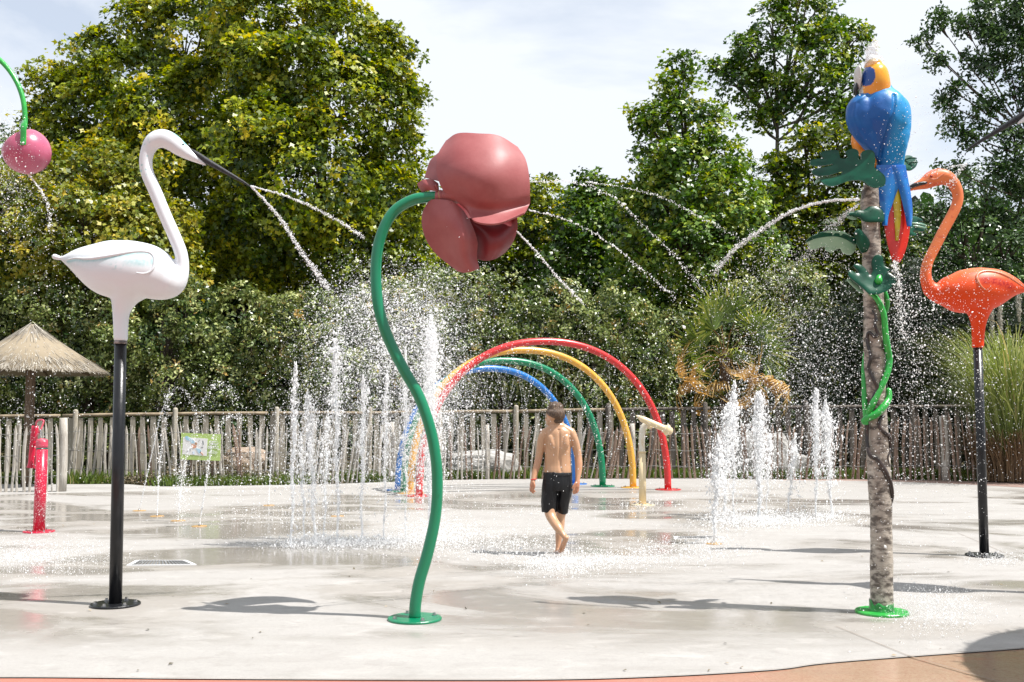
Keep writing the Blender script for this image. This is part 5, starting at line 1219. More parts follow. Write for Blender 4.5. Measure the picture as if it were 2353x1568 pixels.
# ================================================================== the boy
Zy = zc(1200, 950, 3.266)
bg0 = G(*Zy(640, 1428)); YB0 = bg0.y
def boy():
    P = lambda x, y, dy=0: W(*Zy(x, y), YB0 + dy); k = YB0 / F * 2353 / 2560 / 3.266
    t = thing('person', 'boy in black swim shorts with a red wristband walking away barefoot, head turned left', 'person', (P(640, 0).x, YB0, 0))
    def sec(L, seg=24, kk=5, caps=True, flat=False): return limb([P(x, y, d) for x, y, a, b_, d in L], [a * k for x, y, a, b_, d in L], [b_ * k for x, y, a, b_, d in L], seg=seg, k=kk, round_caps=caps, flat=flat)
    torso = sec([(638, 385, 62, 42, -.005), (638, 425, 108, 58, -.005), (637, 470, 112, 68, 0), (636, 540, 108, 70, .0), (634, 620, 105, 66, .005), (634, 690, 106, 64, .005), (634, 750, 109, 66, 0), (634, 790, 104, 62, 0), (634, 840, 90, 50, 0)], flat=True)
    neck = sec([(640, 300, 44, 44, .01), (640, 350, 42, 42, .01), (640, 395, 58, 46, 0)])
    head = sec([(616, 238, 58, 68, .01), (613, 265, 73, 86, .01), (611, 305, 68, 80, .015), (604, 335, 50, 58, .03)], kk=5, flat=True)
    face = sec([(575, 290, 30, 46, .03), (566, 325, 28, 42, .035), (566, 358, 24, 32, .04)], kk=4, flat=True)
    nose = sec([(545, 305, 6, 8, .045), (537, 325, 9, 9, .05)], seg=10, kk=2)
    traps = [sec([(638, 375, 44, 36, 0), (585, 400, 34, 34, 0), (535, 428, 34, 34, 0)]), sec([(640, 375, 44, 36, 0), (695, 400, 34, 34, 0), (745, 428, 34, 34, 0)])]
    blades_ = [sec([(575, 470, 28, 24, -.045), (585, 530, 30, 24, -.052), (600, 580, 16, 16, -.045)], kk=3), sec([(700, 470, 28, 24, -.045), (700, 525, 30, 24, -.052), (690, 575, 16, 16, -.045)], kk=3)]
    armL = sec([(530, 435, 38, 38, 0), (508, 480, 36, 38, 0), (495, 550, 34, 36, .01), (482, 625, 30, 32, .015), (468, 690, 30, 31, .0), (448, 760, 25, 26, -.02), (436, 812, 19, 22, -.04)])
    armR = sec([(745, 435, 38, 38, 0), (765, 480, 36, 38, 0), (785, 550, 34, 36, .01), (800, 625, 31, 33, .015), (806, 690, 31, 31, .0), (803, 760, 26, 26, -.02), (796, 815, 19, 22, -.04)])
    def hand(pts_palm, fingers, thumb):
        out_ = [sec(pts_palm, kk=3, seg=14)]
        for f in fingers: out_.append(sec(f, kk=3, seg=8))
        out_.append(sec(thumb, kk=3, seg=8)); return out_
    handL = hand([(436, 812, 19, 22, -.04), (430, 840, 20, 27, -.045), (424, 868, 19, 29, -.05)],
                 [[(416, 868, 7.5, 7.5, -.028), (410, 893, 7, 7, -.026), (414, 912, 6, 6, -.022)], [(421, 872, 8, 8, -.042), (418, 902, 7, 7, -.044), (428, 922, 6, 6, -.040)], [(427, 874, 8, 8, -.058), (428, 906, 7, 7, -.062), (440, 926, 6, 6, -.060)], [(433, 870, 7.5, 7.5, -.072), (438, 900, 7, 7, -.076), (450, 914, 6, 6, -.074)]],
                 [(438, 838, 9, 9, -.072), (446, 862, 8, 8, -.082), (443, 886, 6.5, 6.5, -.084)])
    handR = hand([(796, 815, 19, 22, -.04), (794, 842, 22, 25, -.045), (788, 870, 24, 24, -.05)],
                 [[(804, 872, 7.5, 7.5, -.03), (803, 902, 7, 7, -.03), (790, 925, 6, 6, -.034)], [(794, 876, 8, 8, -.042), (790, 908, 7, 7, -.044), (774, 930, 6, 6, -.046)], [(783, 876, 8, 8, -.056), (776, 908, 7, 7, -.06), (760, 932, 6, 6, -.06)], [(774, 870, 7.5, 7.5, -.068), (765, 898, 7, 7, -.072), (756, 918, 6, 6, -.072)]],
                 [(782, 842, 9, 9, -.068), (766, 862, 8, 8, -.074), (752, 884, 6.5, 6.5, -.076)])
    # standing leg (right) and trailing leg (left, crossing, heel lifted)
    legR = sec([(672, 880, 44, 44, .02), (672, 960, 46, 46, .04), (664, 1060, 46, 48, .08), (657, 1120, 38, 42, .10), (655, 1180, 36, 40, .10), (648, 1250, 34, 38, .09), (641, 1320, 24, 28, .08), (637, 1370, 20, 25, .07), (636, 1390, 22, 28, .07)])
    footR = sec([(640, 1392, 21, 16, .05), (632, 1402, 24, 16, .10), (625, 1411, 27, 13, .15), (620, 1415, 22, 9, .19)], kk=3)
    legL = sec([(590, 880, 44, 44, .0), (583, 960, 48, 48, -.01), (572, 1060, 48, 50, -.03), (578, 1110, 42, 44, -.05), (605, 1160, 38, 40, -.09), (640, 1210, 36, 38, -.14), (672, 1255, 24, 27, -.17), (694, 1285, 22, 24, -.19)])
    footL = sec([(705, 1288, 20, 22, -.205), (697, 1310, 21, 23, -.185), (682, 1345, 21, 23, -.165), (668, 1380, 23, 18, -.14), (655, 1402, 20, 12, -.11)], kk=4)
    ears = [sec([(566, 272, 8, 14, -.01), (562, 295, 9, 16, -.01), (568, 312, 6, 9, -.01)], kk=3, seg=12), sec([(688, 285, 6, 14, .0), (692, 305, 6, 12, .0)], kk=3, seg=12)]
    toes = [sec([(632 + i * -6, 1417, 6, 6, .19 + .004 * i), (630 + i * -6, 1420, 5, 5, .215)], kk=2, seg=8) for i in range(5)]
    me = fuse('body', [torso, neck, head, face, nose] + traps + blades_ + [armL, armR] + handL + handR + [legR, footR, legL, footL] + ears + toes, .0042, None, it=4, fac=.5)
    xz = lambda pts: [tuple(np.array(P(x, y))[[0, 2]]) for x, y in pts]
    spine = xz([(642, 400), (645, 500), (648, 600), (652, 700), (660, 745)])
    lb = [xz([(560, 500), (590, 560), (600, 600)]), xz([(730, 480), (728, 530), (715, 575)])]
    V = coords(me).astype(float); N_ = normals(me); q = V[:, [0, 2]]; tor = (V[:, 2] > P(0, 760).z) & (V[:, 2] < P(0, 400).z) & (V[:, 1] < YB0)
    g_ = -.007 * np.exp(-(poly_dist(q, spine) / .011) ** 2) * tor
    for l_ in lb: g_ = g_ - .004 * np.exp(-(poly_dist(q, l_) / .010) ** 2) * tor
    V = V + N_ * g_[:, None]; me.vertices.foreach_set('co', V.astype(np.float32).ravel())
    def cs(Pt):
        q = Pt[:, [0, 2]]; skin = np.tile(np.array((.54, .315, .185)), (len(q), 1))
        n_ = (.5 + .5 * vnoise(Pt, 7, 3))[:, None]; skin = skin * (.92 + .14 * n_)
        red = np.array((.48, .20, .11))
        hands_ = (np.clip((P(0, 800).z - Pt[:, 2]) / .05, 0, 1) * ((Pt[:, 0] < P(475, 0).x) | (Pt[:, 0] > P(735, 0).x)))[:, None] * .6
        arms = (np.clip((P(0, 600).z - Pt[:, 2]) / .05, 0, 1) * ((Pt[:, 0] < P(510, 0).x) | (Pt[:, 0] > P(760, 0).x)))[:, None] * .35
        feet = np.clip((P(0, 1240).z - Pt[:, 2]) / .08, 0, 1)[:, None] * .35
        ear = (np.clip(1 - np.linalg.norm(q - np.array(P(563, 295))[[0, 2]], axis=1) / .03, 0, 1))[:, None] * .7
        f = np.clip(hands_ + arms + feet + ear, 0, 1); return skin * (1 - f) + red * f
    paint(me, cs); me.materials.clear(); me.materials.append(Mv('skin', .3, .5, bump=(90, .12), sss=.12)); putw('body', me, t)
    # hair: cap over the skull with strands
    hp = [(617, 238, 66, 76, .008), (616, 262, 79, 90, .004), (622, 288, 73, 84, -.004), (630, 308, 62, 68, -.010), (638, 322, 44, 40, -.014)]
    hm = fuse('hair', [sec(hp, flat=True)], .0045, None, it=3)
    V = coords(hm).astype(float); N_ = normals(hm)
    st_ = vnoise(V * np.array([1, 1, .3]), 90, 2) * .0035 + vnoise(V * np.array([1, 1, .4]), 30, 5) * .004
    xh, zh = P(572, 0).x, P(0, 250).z
    fr = ((V[:, 0] < xh) & (V[:, 2] < P(0, 300).z))              # cleared over the cheek
    V = V + N_ * st_[:, None]; V[fr] -= N_[fr] * .02
    hm.vertices.foreach_set('co', V.astype(np.float32).ravel())
    hm.materials.append(M('brown_hair', (.065, .035, .02), .38, .5, (.17, .105, .06), 60, .35, .75, bump=(150, .9), stretch=(1.6, 1.6, .35))); hm.polygons.foreach_set('use_smooth', np.ones(len(hm.polygons), dtype=bool)); putw('hair', hm, t)
    # shorts
    m_sh = M('wet_black_cloth', (.004, .004, .005), .42, .3, (.008, .008, .009), 12, bump=(22, .5), stretch=(1, 1, .5))
    wst = sec([(634, 758, 114, 72, 0), (634, 800, 118, 76, -.003), (633, 850, 122, 82, -.005), (632, 900, 122, 84, -.003)], seg=30, kk=4, caps=False)
    l1 = sec([(580, 850, 70, 76, 0), (572, 930, 68, 78, -.005), (566, 1010, 66, 74, -.01), (566, 1080, 62, 70, -.012)], seg=26, kk=5, caps=False)
    l2 = sec([(686, 850, 66, 76, .0), (688, 930, 58, 76, .01), (678, 1010, 52, 72, .02), (671, 1082, 44, 66, .03)], seg=26, kk=5, caps=False)
    sm = fuse('shorts', [wst, l1, l2], .005, m_sh, it=3)
    V = coords(sm).astype(float); N_ = normals(sm); V += N_ * (.005 * vnoise(V * np.array([1.4, 1, .35]), 28, 7) + .004 * vnoise(V * np.array([1, 1, .6]), 12, 1))[:, None]
    low = V[:, 2] < P(0, 1075).z; V[low, 2] += .006 * vnoise(V[low], 20, 3); sm.vertices.foreach_set('co', V.astype(np.float32).ravel()); sh = putw('shorts', sm, t)
    mk('waistband', sec([(634, 756, 115, 73, 0), (634, 768, 117, 75, 0), (634, 782, 117, 76, 0)], seg=40, kk=2, caps=False), M('waistband_black', (.02, .02, .022), .6, .3, bump=(250, .8), stretch=(1, 1, .1)), t)
    wr = P(438, 812, -.04)
    mk('wristband', limb([wr + Vector((math.cos(a) * .0225, math.sin(a) * .025, .003 * math.cos(a))) for a in np.linspace(0, 2 * math.pi, 17)], [.004] * 17, seg=8, k=1), M('red_cord', (.6, .02, .03), .5), t)
    return t
boy()
# ================================================================== water
m_wat = bpy.data.materials.new('white_water'); m_wat.use_nodes = True
_b = m_wat.node_tree.nodes['Principled BSDF']; _b.inputs['Base Color'].default_value = (.96, .965, .97, 1); _b.inputs['Roughness'].default_value = .12; _b.inputs['Specular IOR Level'].default_value = .8
_tr = m_wat.node_tree.nodes.new('ShaderNodeBsdfTranslucent'); _tr.inputs[0].default_value = (.98, .98, .98, 1); _mx = m_wat.node_tree.nodes.new('ShaderNodeMixShader'); _mx.inputs[0].default_value = .5
m_wat.node_tree.links.new(_b.outputs[0], _mx.inputs[1]); m_wat.node_tree.links.new(_tr.outputs[0], _mx.inputs[2]); m_wat.node_tree.links.new(_mx.outputs[0], m_wat.node_tree.nodes['Material Output'].inputs[0])
m_thin = bpy.data.materials.new('clear_water'); m_thin.use_nodes = True
_t = m_thin.node_tree; _b2 = _t.nodes['Principled BSDF']; _b2.inputs['Base Color'].default_value = (.9, .93, .96, 1); _b2.inputs['Roughness'].default_value = .06
_tp = _t.nodes.new('ShaderNodeBsdfTransparent'); _m2 = _t.nodes.new('ShaderNodeMixShader'); _nz = _t.nodes.new('ShaderNodeTexNoise'); _nz.inputs['Scale'].default_value = 45; _mr = _t.nodes.new('ShaderNodeMapRange')
for i_, v_ in zip((1, 2, 3, 4), (.40, .66, .08, .75)): _mr.inputs[i_].default_value = v_
_t.links.new(_nz.outputs[0], _mr.inputs[0]); _t.links.new(_mr.outputs[0], _m2.inputs[0]); _t.links.new(_tp.outputs[0], _m2.inputs[1]); _t.links.new(_b2.outputs[0], _m2.inputs[2]); _t.links.new(_m2.outputs[0], _t.nodes['Material Output'].inputs[0])
OCT = np.array([(1, 0, 0), (-1, 0, 0), (0, 1, 0), (0, -1, 0), (0, 0, 1), (0, 0, -1)], float)
OF = np.array([(0, 2, 4), (2, 1, 4), (1, 3, 4), (3, 0, 4), (2, 0, 5), (1, 2, 5), (3, 1, 5), (0, 3, 5)])
TET = np.array([(1, 1, 1), (1, -1, -1), (-1, 1, -1), (-1, -1, 1)], float) * .85
TF = np.array([(0, 1, 2), (0, 3, 1), (0, 2, 3), (1, 3, 2)])
def drops(P, S, st=.35):
    P = np.asarray(P, float); S = np.broadcast_to(S, (len(P),)); sm = S < .0027
    n1 = int(sm.sum()); V1 = (TET[None] * (S[sm][:, None, None] * (1 + .3 * rng.normal(size=(n1, 4, 1)))) + P[sm][:, None, :]).reshape(-1, 3)
    F1 = ((np.arange(n1) * 4)[:, None, None] + TF[None]).reshape(-1, 3)
    P, S = P[~sm], S[~sm]; n_ = len(P)
    sc_ = S[:, None] * (1 + st * rng.normal(size=(n_, 3))).clip(.5, 2.2)
    a = rng.uniform(0, 2 * np.pi, n_); c_, s_ = np.cos(a), np.sin(a)
    V = OCT[None] * sc_[:, None, :]
    x = V[..., 0] * c_[:, None] - V[..., 2] * s_[:, None]; z = V[..., 0] * s_[:, None] + V[..., 2] * c_[:, None]
    V = np.stack([x, V[..., 1], z], -1) + P[:, None, :]
    return np.vstack([V.reshape(-1, 3), V1]), np.vstack([((np.arange(n_) * 6)[:, None, None] + OF[None]).reshape(-1, 3), F1 + 6 * n_])
def sizes(n_, med, sig=.45, mx_=None):
    s = med * np.exp(rng.normal(0, sig, n_)); return np.minimum(s, mx_ or med * 3.2)
def water(name, P, S, label=None, cat=None, group=None, kind=None, st=.35, extra=None, org=None, vz=1.0):
    P = np.asarray(P); ok = P[:, 2] > .004; P = P[ok]; S = np.broadcast_to(S, ok.shape)[ok]
    V, Fs = drops(P, S, st); Fs = Fs.reshape(-1, 3)
    if vz != 1.0:
        k8 = S >= .0027; c8 = np.repeat(P[k8][:, 2], 6); c4 = np.repeat(P[~k8][:, 2], 4); cz_ = np.concatenate([c8, c4]); V[:, 2] = cz_ + (V[:, 2] - cz_) * vz; V[:, :2] = V[:, :2]
    if extra is not None:
        t = thing(name, label, cat, tuple(org), group)
        mk('droplets', (V, Fs), m_wat, t)['kind'] = 'stuff'
        mk('stream', extra, m_thin, t); return t
    o = mk(name, (V, Fs), m_wat); tag(o, label, cat, group, kind); return o
def jet(label, b_, top, n_, w_, r_=.006, size=.0034, group='tall water jets', foam=1.0, stream=.75):
    g = G(*b_); tp_ = W(top[0], top[1], g.y); h = tp_.z; dx = tp_.x - g.x
    t = rng.random(n_) ** .8; z = h * t
    head = int(n_ * .14 * foam); t[:head] = 1 - np.abs(rng.normal(0, .10, head)); t = t.clip(.02, 1.03); z = h * (t + rng.normal(0, .012, n_))
    s = w_ * (.10 + .75 * np.sin(np.pi * np.clip(t, 0, 1) ** 1.6) ** 1.1 + .12 * t) * (.8 + .5 * np.sin(t * 23 + b_[0]) * .5)
    x = g.x + dx * t ** 1.2 + rng.normal(0, 1, n_) * s * .55 + .008 * np.sin(t * 17 + b_[0]); y = g.y + rng.normal(0, 1, n_) * s * .55
    fall = rng.random(n_) < .34; tf = rng.random(fall.sum()) ** .5; x[fall] += rng.normal(0, 1, fall.sum()) * w_ * (.35 + 1.0 * (1 - tf)); z[fall] = h * tf * rng.uniform(.8, 1, fall.sum()); y[fall] += rng.normal(0, w_, fall.sum())
    P_ = np.column_stack([x, y, z]); n2 = n_
    S_ = sizes(n_, size) * (.6 + .6 * t) * np.where(rng.random(n_) < .5, .55, 1.0)
    ks = np.linspace(0, stream, 26)
    tube = limb([(g.x + dx * q ** 1.2 + .008 * math.sin(q * 17 + b_[0]), g.y, .004 + h * q) for q in ks], [r_ * (1 + .5 * math.sin(i * 2.1 + b_[0]) * min(1, q * 3)) * (1 + q) * (1 if i < 25 else .3) for i, q in enumerate(ks)], seg=7, k=2, round_caps=False)
    m_ = 40; a = rng.uniform(0, 2 * np.pi, m_ * 3); rr = np.abs(rng.normal(0, .10, m_ * 3))
    P_ = np.vstack([P_, np.column_stack([g.x + rr * np.cos(a), g.y + rr * np.sin(a), np.abs(rng.normal(0, .03, m_ * 3)) + .005])]); S_ = np.concatenate([S_, sizes(m_ * 3, .003)])
    return water('water_jet', P_, S_, label, 'water jet', group, extra=tube, org=g, vz=2.1)
LJ = [((670, 1259), (678, 840), 520, .045, .009, 'leftmost tall water jet, splitting near its top left of the green stem'), ((723, 1256), (708, 905), 900, .085, .010, 'dense white water jet, second of the left group'),
      ((777, 1254), (768, 790), 900, .06, .009, 'tall water jet, third from the left of the left group'), ((830, 1251), (836, 868), 620, .045, .009, 'water jet fourth from the left with a bushy white head'),
      ((883, 1250), (888, 860), 480, .04, .006, 'thin water jet just left of the green stem, fifth of its group'), ((933, 1248), (930, 800), 420, .045, .005, 'faint thin water jet crossing behind the green stem'),
      ((986, 1246), (992, 735), 2600, .075, .016, 'tallest and thickest white water jet, rising right behind the green stem'), ((700, 1240), (690, 1000), 260, .05, .006, 'low faint jet between the two leftmost tall jets'), ((745, 1242), (752, 960), 340, .06, .006, 'lower jet between the dense white jet and the third tall jet')]
for b_, tp_, n_, w_, r_, lb in LJ: jet(lb, b_, tp_, int(n_ * 3.2), w_, r_ * 1.15)
RJ = [((1640, 1250), (1653, 1010), 700, .045, .010, 'single nearer water jet right of the boy, leaning right'), ((1664, 1186), (1676, 930), 1100, .11, .009, 'broad frothy water jet, leftmost of the right group'), ((1686, 1192), (1688, 880), 500, .06, .006, 'taller thin water jet above the frothy leftmost one'),
      ((1745, 1197), (1744, 905), 1600, .085, .013, 'thick white water jet in the middle of the right group'), ((1762, 1180), (1770, 1000), 300, .06, .005, 'low water jet just right of the thick middle one'), ((1811, 1188), (1829, 1000), 460, .05, .006, 'short water jet between the thick middle jet and the right pair'),
      ((1876, 1187), (1875, 897), 700, .055, .008, 'left jet of the right hand pair near the parrot trunk'), ((1911, 1190), (1898, 925), 900, .075, .008, 'right jet of the right hand pair near the parrot trunk')]
for b_, tp_, n_, w_, r_, lb in RJ: jet(lb, b_, tp_, int(n_ * 3.8), w_ * 1.15, r_ * 1.4, size=.0042, group='water jets on the right')
# arcs from the four small nozzles
def string(label, pts, Y0, Y1, n_, size, spread=(.002, .02), solid=0, group='arcing water streams', sr=.006, name='water_stream'):
    n_ = int(n_ * 1.5)
    q = cr_interp([list(W(x, y, Y0 + (Y1 - Y0) * i / (len(pts) - 1))) for i, (x, y) in enumerate(pts)], 14)
    d = np.concatenate([[0], np.cumsum(np.linalg.norm(np.diff(q, axis=0), axis=1))]); L_ = d[-1]
    s = np.sort(rng.random(n_)) ; s = np.clip(.6 * np.linspace(0, 1, n_) + .4 * s, 0, 1)
    P_ = np.column_stack([np.interp(s * L_, d, q[:, i]) for i in range(3)])
    sg = spread[0] + (spread[1] - spread[0]) * s
    cl = np.array([mnoise.noise(Vector((v * 28, 0, 1.7))) for v in s])
    P_ += rng.normal(size=P_.shape) * sg[:, None] + np.column_stack([0 * cl, 0 * cl, cl * sg])
    S_ = sizes(n_, size * .8, .45) * (1 + .4 * cl)
    k_ = max(2, int(len(q) * max(solid, .06))); qq = q[:k_]
    tube = limb([tuple(v) for v in qq], [sr * (1 + .35 * math.sin(i * 1.9)) * (1 - .5 * i / k_) for i in range(k_)], seg=8, k=2, wob=.0006)
    return water(name, P_, S_, label, 'water stream', group, extra=tube, org=q[0])
ng = [G(x, y).y for x, y in nozzles]
string('low stream arcing right from the farthest orange nozzle at left', [(320, 1174), (345, 1060), (372, 945), (398, 900), (420, 895), (440, 925), (455, 960)], ng[0], ng[0] - .5, 260, .0042, (.002, .016), .4)
string('stream rising from the second orange nozzle at left', [(361, 1187), (366, 1080), (380, 960), (388, 910), (378, 905)], ng[1], ng[1], 260, .0045, (.002, .03), .4)
string('frothy stream from the third orange nozzle in front of the green sign', [(409, 1197), (420, 1090), (450, 980), (480, 900), (510, 885), (535, 905), (545, 930)], ng[2], ng[2] - .3, 420, .0042, (.006, .03), .3)
string('stream from the nearest orange nozzle passing over the green sign', [(458, 1210), (475, 1100), (490, 1010), (515, 965), (545, 955), (560, 975)], ng[3], ng[3] - .3, 300, .0044, (.002, .02), .4)
P_ = np.column_stack([rng.normal(W(418, 0, 10.6).x, .06, 500), rng.normal(10.6, .06, 500), np.abs(rng.normal(.22, .2, 500))]); 
string('stream from the yellow nozzle nearest the fence', [(617, 1162), (622, 1080), (628, 1000), (640, 960), (655, 950)], ng[4], ng[4], 150, .005, (.002, .03), .4)
# from the sculptures
string('upper water stream from the white bird beak, falling gently right', [(577, 428), (660, 452), (750, 492), (836, 546)], 5.87, 6.1, 620, .0022, (.002, .007), .25, sr=.004)
string('lower water stream from the white bird beak, falling steeply', [(577, 428), (640, 498), (700, 590), (757, 668)], 5.87, 6.1, 900, .0026, (.003, .012), .3, sr=.006)
string('water stream leaving the lower right of the red flower', [(1185, 530), (1235, 582), (1288, 645), (1340, 697)], 5.6, 6.0, 240, .0033, (.002, .006), .15, sr=.003)
string('bead like water stream from the right of the red flower', [(1215, 483), (1300, 505), (1400, 558), (1480, 625), (1552, 684)], 5.6, 6.4, 200, .0032, (.002, .008), .02, sr=.002)
string('highest water stream from the red flower, crossing the sky', [(1222, 418), (1310, 418), (1400, 448), (1480, 520), (1560, 600), (1615, 668)], 5.6, 6.4, 250, .0032, (.004, .009), .02, sr=.002)
string('faint water stream crossing before the conical tree', [(1345, 418), (1440, 432), (1530, 458), (1610, 500), (1700, 548)], 6.4, 7.0, 190, .0032, (.004, .008), .02, sr=.002)
string('curved water jet shooting left from the parrot trunk', [(1973, 459), (1900, 463), (1820, 486), (1745, 532), (1690, 572), (1640, 628)], 5.55, 5.8, 1100, .0024, (.003, .010), .55, sr=.007)
string('weaker spray falling left from the parrot trunk', [(1973, 470), (1930, 505), (1880, 556), (1840, 600)], 5.55, 5.9, 500, .0024, (.002, .03), .1, sr=.003)
string('thin water stream from the beak tip at the right edge', [(2222, 376), (2170, 388), (2120, 402), (2070, 430)], 6.5, 6.3, 200, .002, (.002, .012), .2, sr=.003)
string('short water stream falling from the beak tip over the flamingo head', [(2222, 376), (2198, 400), (2182, 430)], 6.5, 6.4, 160, .0024, (.003, .018), .2, sr=.003)
string('water falling from the end of the red parrot tail', [(2056, 600), (2062, 640), (2068, 700), (2078, 780)], 5.6, 5.6, 420, .003, (.012, .03), .2, sr=.004)
string('water trickling from the bottom of the pink bucket', [(66, 402), (95, 440), (112, 478), (116, 530)], 6.5, 6.5, 160, .0032, (.002, .012), .5, sr=.0045)
# jets inside the arches
aP, aL = [], []
for (a_, b_, mid, top, pts) in ar:
    for i in range(5, 27, 2):
        for sgn in (-1, 1):
            p0 = pts[i]; dirx = (b_ - a_).normalized(); vx = sgn * .35 + (mid - p0).dot(dirx) * .30; T_ = random.uniform(.45, .75) if 9 < i < 23 else .6
            tt = np.linspace(0, T_, 46); q = np.array([list(p0 + dirx * (vx * s * 1.2) + Vector((0, 0, -.06 - 1.1 * s - 1.8 * s * s))) for s in tt]); q = q[q[:, 2] > .05]
            aP.append(q + rng.normal(0, .0035, q.shape))
P_ = np.concatenate(aP); tag(water('arch_spray_droplets', P_, sizes(len(P_), .0042, .3), st=.3), 'fine crossing water threads falling from the rainbow arches', None, None, 'stuff')
# clouds of spray
def cloud(label, specs, name='water_spray', fine=True):
    Ps, Ss = [], []
    specs = [(a, b, c, d, e, f, int(g * (.75 if a > 1060 else 1)), h * .8) for a, b, c, d, e, f, g, h in specs] + ([(a, b, c * 1.15, d * 1.15, e, f, int(g * 1.6), .0013) for a, b, c, d, e, f, g, h in specs] if fine else [])
    for (cx, cy, sx, sy, Y, sY, n_, size) in specs:
        px_ = rng.normal(cx, sx, n_); py_ = rng.normal(cy, sy, n_); yy = rng.normal(Y, sY, n_).clip(4.6)
        v = (py_ - CY) / F; dy_ = cp + v * sp; dz = sp - v * cp; tt = yy / dy_
        Ps.append(np.column_stack([(px_ - CX) / F * tt, yy, EYE + dz * tt])); Ss.append(sizes(n_, size, .5, size * 3.5))
    return tag(water(name, np.concatenate(Ps), np.concatenate(Ss)), label, None, None, 'stuff')
cloud('cloud of white droplets thrown up by the tall fountains', [(880, 740, 75, 62, 8.6, .25, 4300, .0034), (830, 860, 80, 70, 8.6, .3, 2600, .0032), (960, 850, 60, 90, 8.6, .3, 3400, .0036), (780, 900, 70, 70, 8.6, .3, 1400, .003), (1000, 930, 40, 90, 8.6, .3, 2200, .0035), (900, 1000, 110, 90, 8.6, .35, 2600, .0032),
      (760, 720, 40, 50, 8.6, .3, 500, .0035), (830, 690, 30, 30, 8.6, .2, 420, .004), (955, 690, 50, 40, 8.6, .2, 800, .003), (1040, 880, 50, 90, 8.6, .3, 1300, .003), (988, 790, 12, 40, 8.6, .05, 700, .005), (775, 810, 16, 30, 8.6, .1, 300, .006), (885, 810, 14, 30, 8.6, .1, 300, .006), (1010, 700, 80, 50, 8.8, .3, 700, .003), (690, 1000, 60, 60, 8.8, .4, 700, .003), (948, 1050, 32, 60, 8.8, .2, 1900, .0032), (985, 960, 22, 80, 8.7, .1, 1200, .0036)])
cloud('cloud of falling droplets left of the parrot trunk over the right hand jets', [(1810, 790, 50, 80, 8.2, .8, 1100, .003), (1900, 800, 75, 90, 7.4, .8, 1500, .0028), (1720, 850, 26, 70, 9, .8, 500, .0034), (1800, 1000, 90, 80, 10.2, .5, 1300, .0036), (1660, 1080, 30, 60, 10.4, .3, 1200, .0038), (1740, 960, 40, 60, 10.4, .3, 700, .0038),
      (1600, 850, 80, 100, 8, 1, 420, .003), (1480, 950, 90, 110, 8, 1, 600, .003), (1350, 930, 90, 110, 8, 1, 300, .0028), (1780, 620, 50, 40, 6.2, .3, 420, .0025), (1900, 570, 40, 40, 6, .3, 260, .0024), (1650, 660, 60, 30, 6.2, .3, 200, .003), (1880, 930, 50, 80, 9, 1, 900, .0034)])
cloud('scattered droplets falling in front of the flamingo and right of the trunk', [(2100, 760, 50, 120, 6, .5, 1100, .0026), (2160, 900, 80, 120, 6.3, .6, 900, .0026), (2250, 900, 90, 150, 6.5, .6, 420, .0026), (2070, 330, 40, 90, 5.6, .15, 300, .0018), (2110, 1200, 90, 110, 6, .5, 300, .0024), (2140, 250, 40, 60, 5.6, .2, 160, .0016), (2060, 1000, 40, 150, 5.4, .3, 420, .0024), (2240, 640, 90, 60, 6.5, .4, 260, .0026)])
cloud('droplets drifting round the pink bucket and over the thatched parasol', [(10, 400, 40, 60, 6.5, .3, 700, .0022), (60, 480, 50, 70, 6.6, .3, 260, .0024), (60, 950, 80, 60, 9.5, .6, 520, .003), (95, 1150, 14, 50, 9.5, .1, 260, .0028), (130, 620, 60, 90, 6.6, .3, 200, .0024), (20, 300, 20, 20, 6.5, .1, 300, .0018)])
cloud('sparse droplets in the air over the middle of the pad', [(1150, 850, 140, 130, 7.8, 1, 700, .0028), (1330, 720, 200, 110, 7, 1, 420, .0028), (420, 980, 70, 70, 10.5, .5, 500, .003), (560, 1030, 60, 50, 10.5, .6, 700, .003), (418, 1130, 10, 50, 10.6, .1, 500, .004), (1070, 640, 60, 40, 8, .5, 240, .003), (590, 1120, 130, 25, 10.5, .6, 600, .003)])
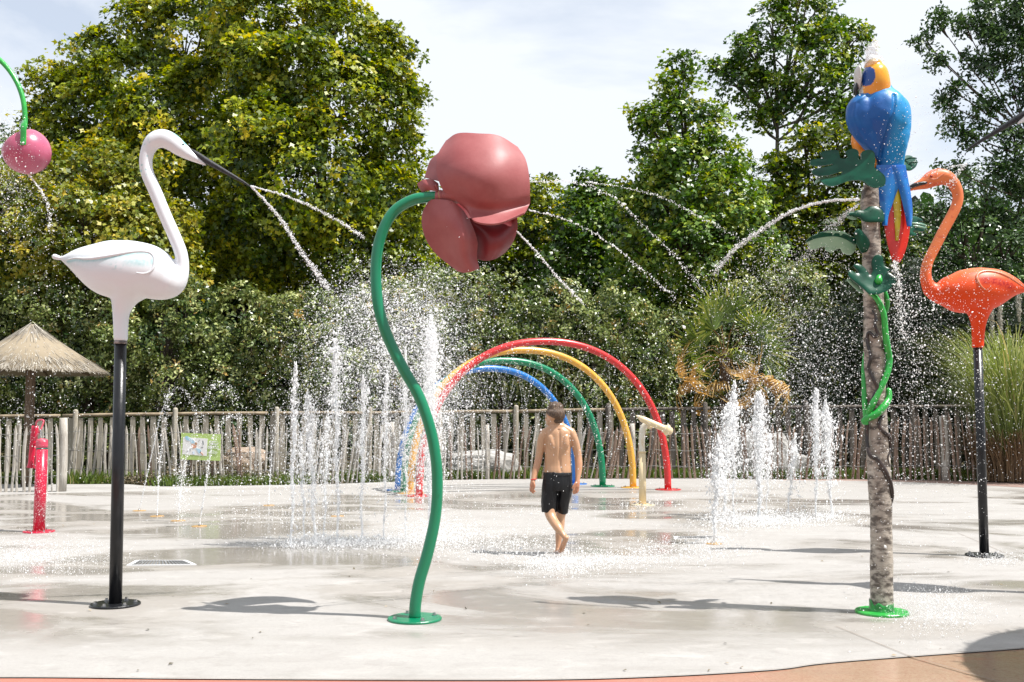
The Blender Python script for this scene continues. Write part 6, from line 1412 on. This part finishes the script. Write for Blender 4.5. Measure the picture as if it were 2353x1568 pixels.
# splashing film of droplets close to the floor
def lowspray(label, specs):
    Ps, Ss = [], []
    for (cx, cy, sx, sy, n_, zz, size) in specs + [(a, b, c * 1.2, d * 1.3, int(e * 1.2), f * 1.4, .0012) for a, b, c, d, e, f, g in specs]:
        px_ = rng.normal(cx, sx, n_); py_ = np.maximum(rng.normal(cy, sy, n_), 1120); v = (py_ - CY) / F; dz = sp - v * cp; tt = -EYE / dz
        Ps.append(np.column_stack([(px_ - CX) / F * tt, (cp + v * sp) * tt, np.abs(rng.normal(0, zz, n_)) + .006])); Ss.append(sizes(n_, size, .45))
    return tag(water('floor_splash', np.concatenate(Ps), np.concatenate(Ss)), label, None, None, 'stuff')
lowspray('low splashing droplets where the jets strike the wet floor', [(820, 1252, 110, 8, 4200, .03, .003), (1000, 1235, 60, 14, 2200, .05, .003), (1150, 1255, 90, 18, 2800, .025, .0026), (1290, 1300, 50, 14, 2200, .02, .0024), (1400, 1290, 80, 14, 1500, .02, .0024), (1745, 1200, 60, 8, 2600, .035, .0036), (1880, 1195, 60, 10, 1500, .03, .0034), (1660, 1200, 40, 14, 1200, .04, .0034),
      (1560, 1265, 80, 16, 1700, .02, .0026), (90, 1280, 90, 22, 2600, .02, .0022), (2150, 1405, 55, 26, 2000, .025, .0018), (2300, 1290, 35, 8, 600, .02, .0022), (1490, 1163, 40, 6, 500, .03, .003), (640, 1190, 120, 14, 900, .02, .003), (1250, 1175, 160, 14, 700, .02, .003), (950, 1130, 60, 10, 600, .05, .004)])
# fallen leaves and grit on the pad
n_ = 90; qx = rng.uniform(-200, 2550, n_); qy = 1130 + 420 * rng.random(n_) ** 1.3; P_ = np.array([list(G(a, b_)) for a, b_ in zip(qx, qy)]); P_[:, 2] = .006
V, Fs = leaf_arrays(P_, np.array([0, 0, 1.]) + rng.normal(0, .25, (n_, 3)), rng.uniform(.012, .035, n_), OVAL)
tag(mk('fallen_leaves', (V, Fs), m_wd, smooth=False, rnd=rng.random(n_)), 'few small dry leaves scattered on the wet pad', None, None, 'stuff')
# water welling up on the parrot's head
P_ = []
for (x, y, a, b_) in ((2004, 118, 14, 22), (2018, 140, 12, 16), (1998, 135, 8, 10), (2010, 100, 8, 10)):
    n_ = 90; th = rng.uniform(0, 2 * np.pi, n_); rr = np.sqrt(rng.random(n_)); P_ += [list(W(x + a * r_ * math.cos(q), y + b_ * r_ * math.sin(q), YT - .02 + rng.normal(0, .02))) for r_, q in zip(rr, th)]
lump = limb([W(2002, 146, YT - .02), W(2004, 134, YT - .02), W(2004, 115, YT - .02), W(2006, 98, YT - .02)], [.042, .036, .028, .014], seg=18, k=6)
LV = np.array(lump[0]); LV += rng.normal(0, .0035, LV.shape) + np.column_stack([vnoise(LV, 25, 1), vnoise(LV, 25, 5), vnoise(LV, 25, 9)]) * .016
water('bubbling_water', np.array(P_), sizes(len(P_), .002), 'bubbling crown of water welling over the parrot head', 'water splash', None, extra=(LV, lump[1]), org=W(2004, 150, YT))
print('LEAFFACES', NL[0], 'TRIS', sum(sum(len(p.vertices) - 2 for p in m.polygons) if len(m.polygons) < 3000 else len(m.loops) - 2 * len(m.polygons) for m in bpy.data.meshes))
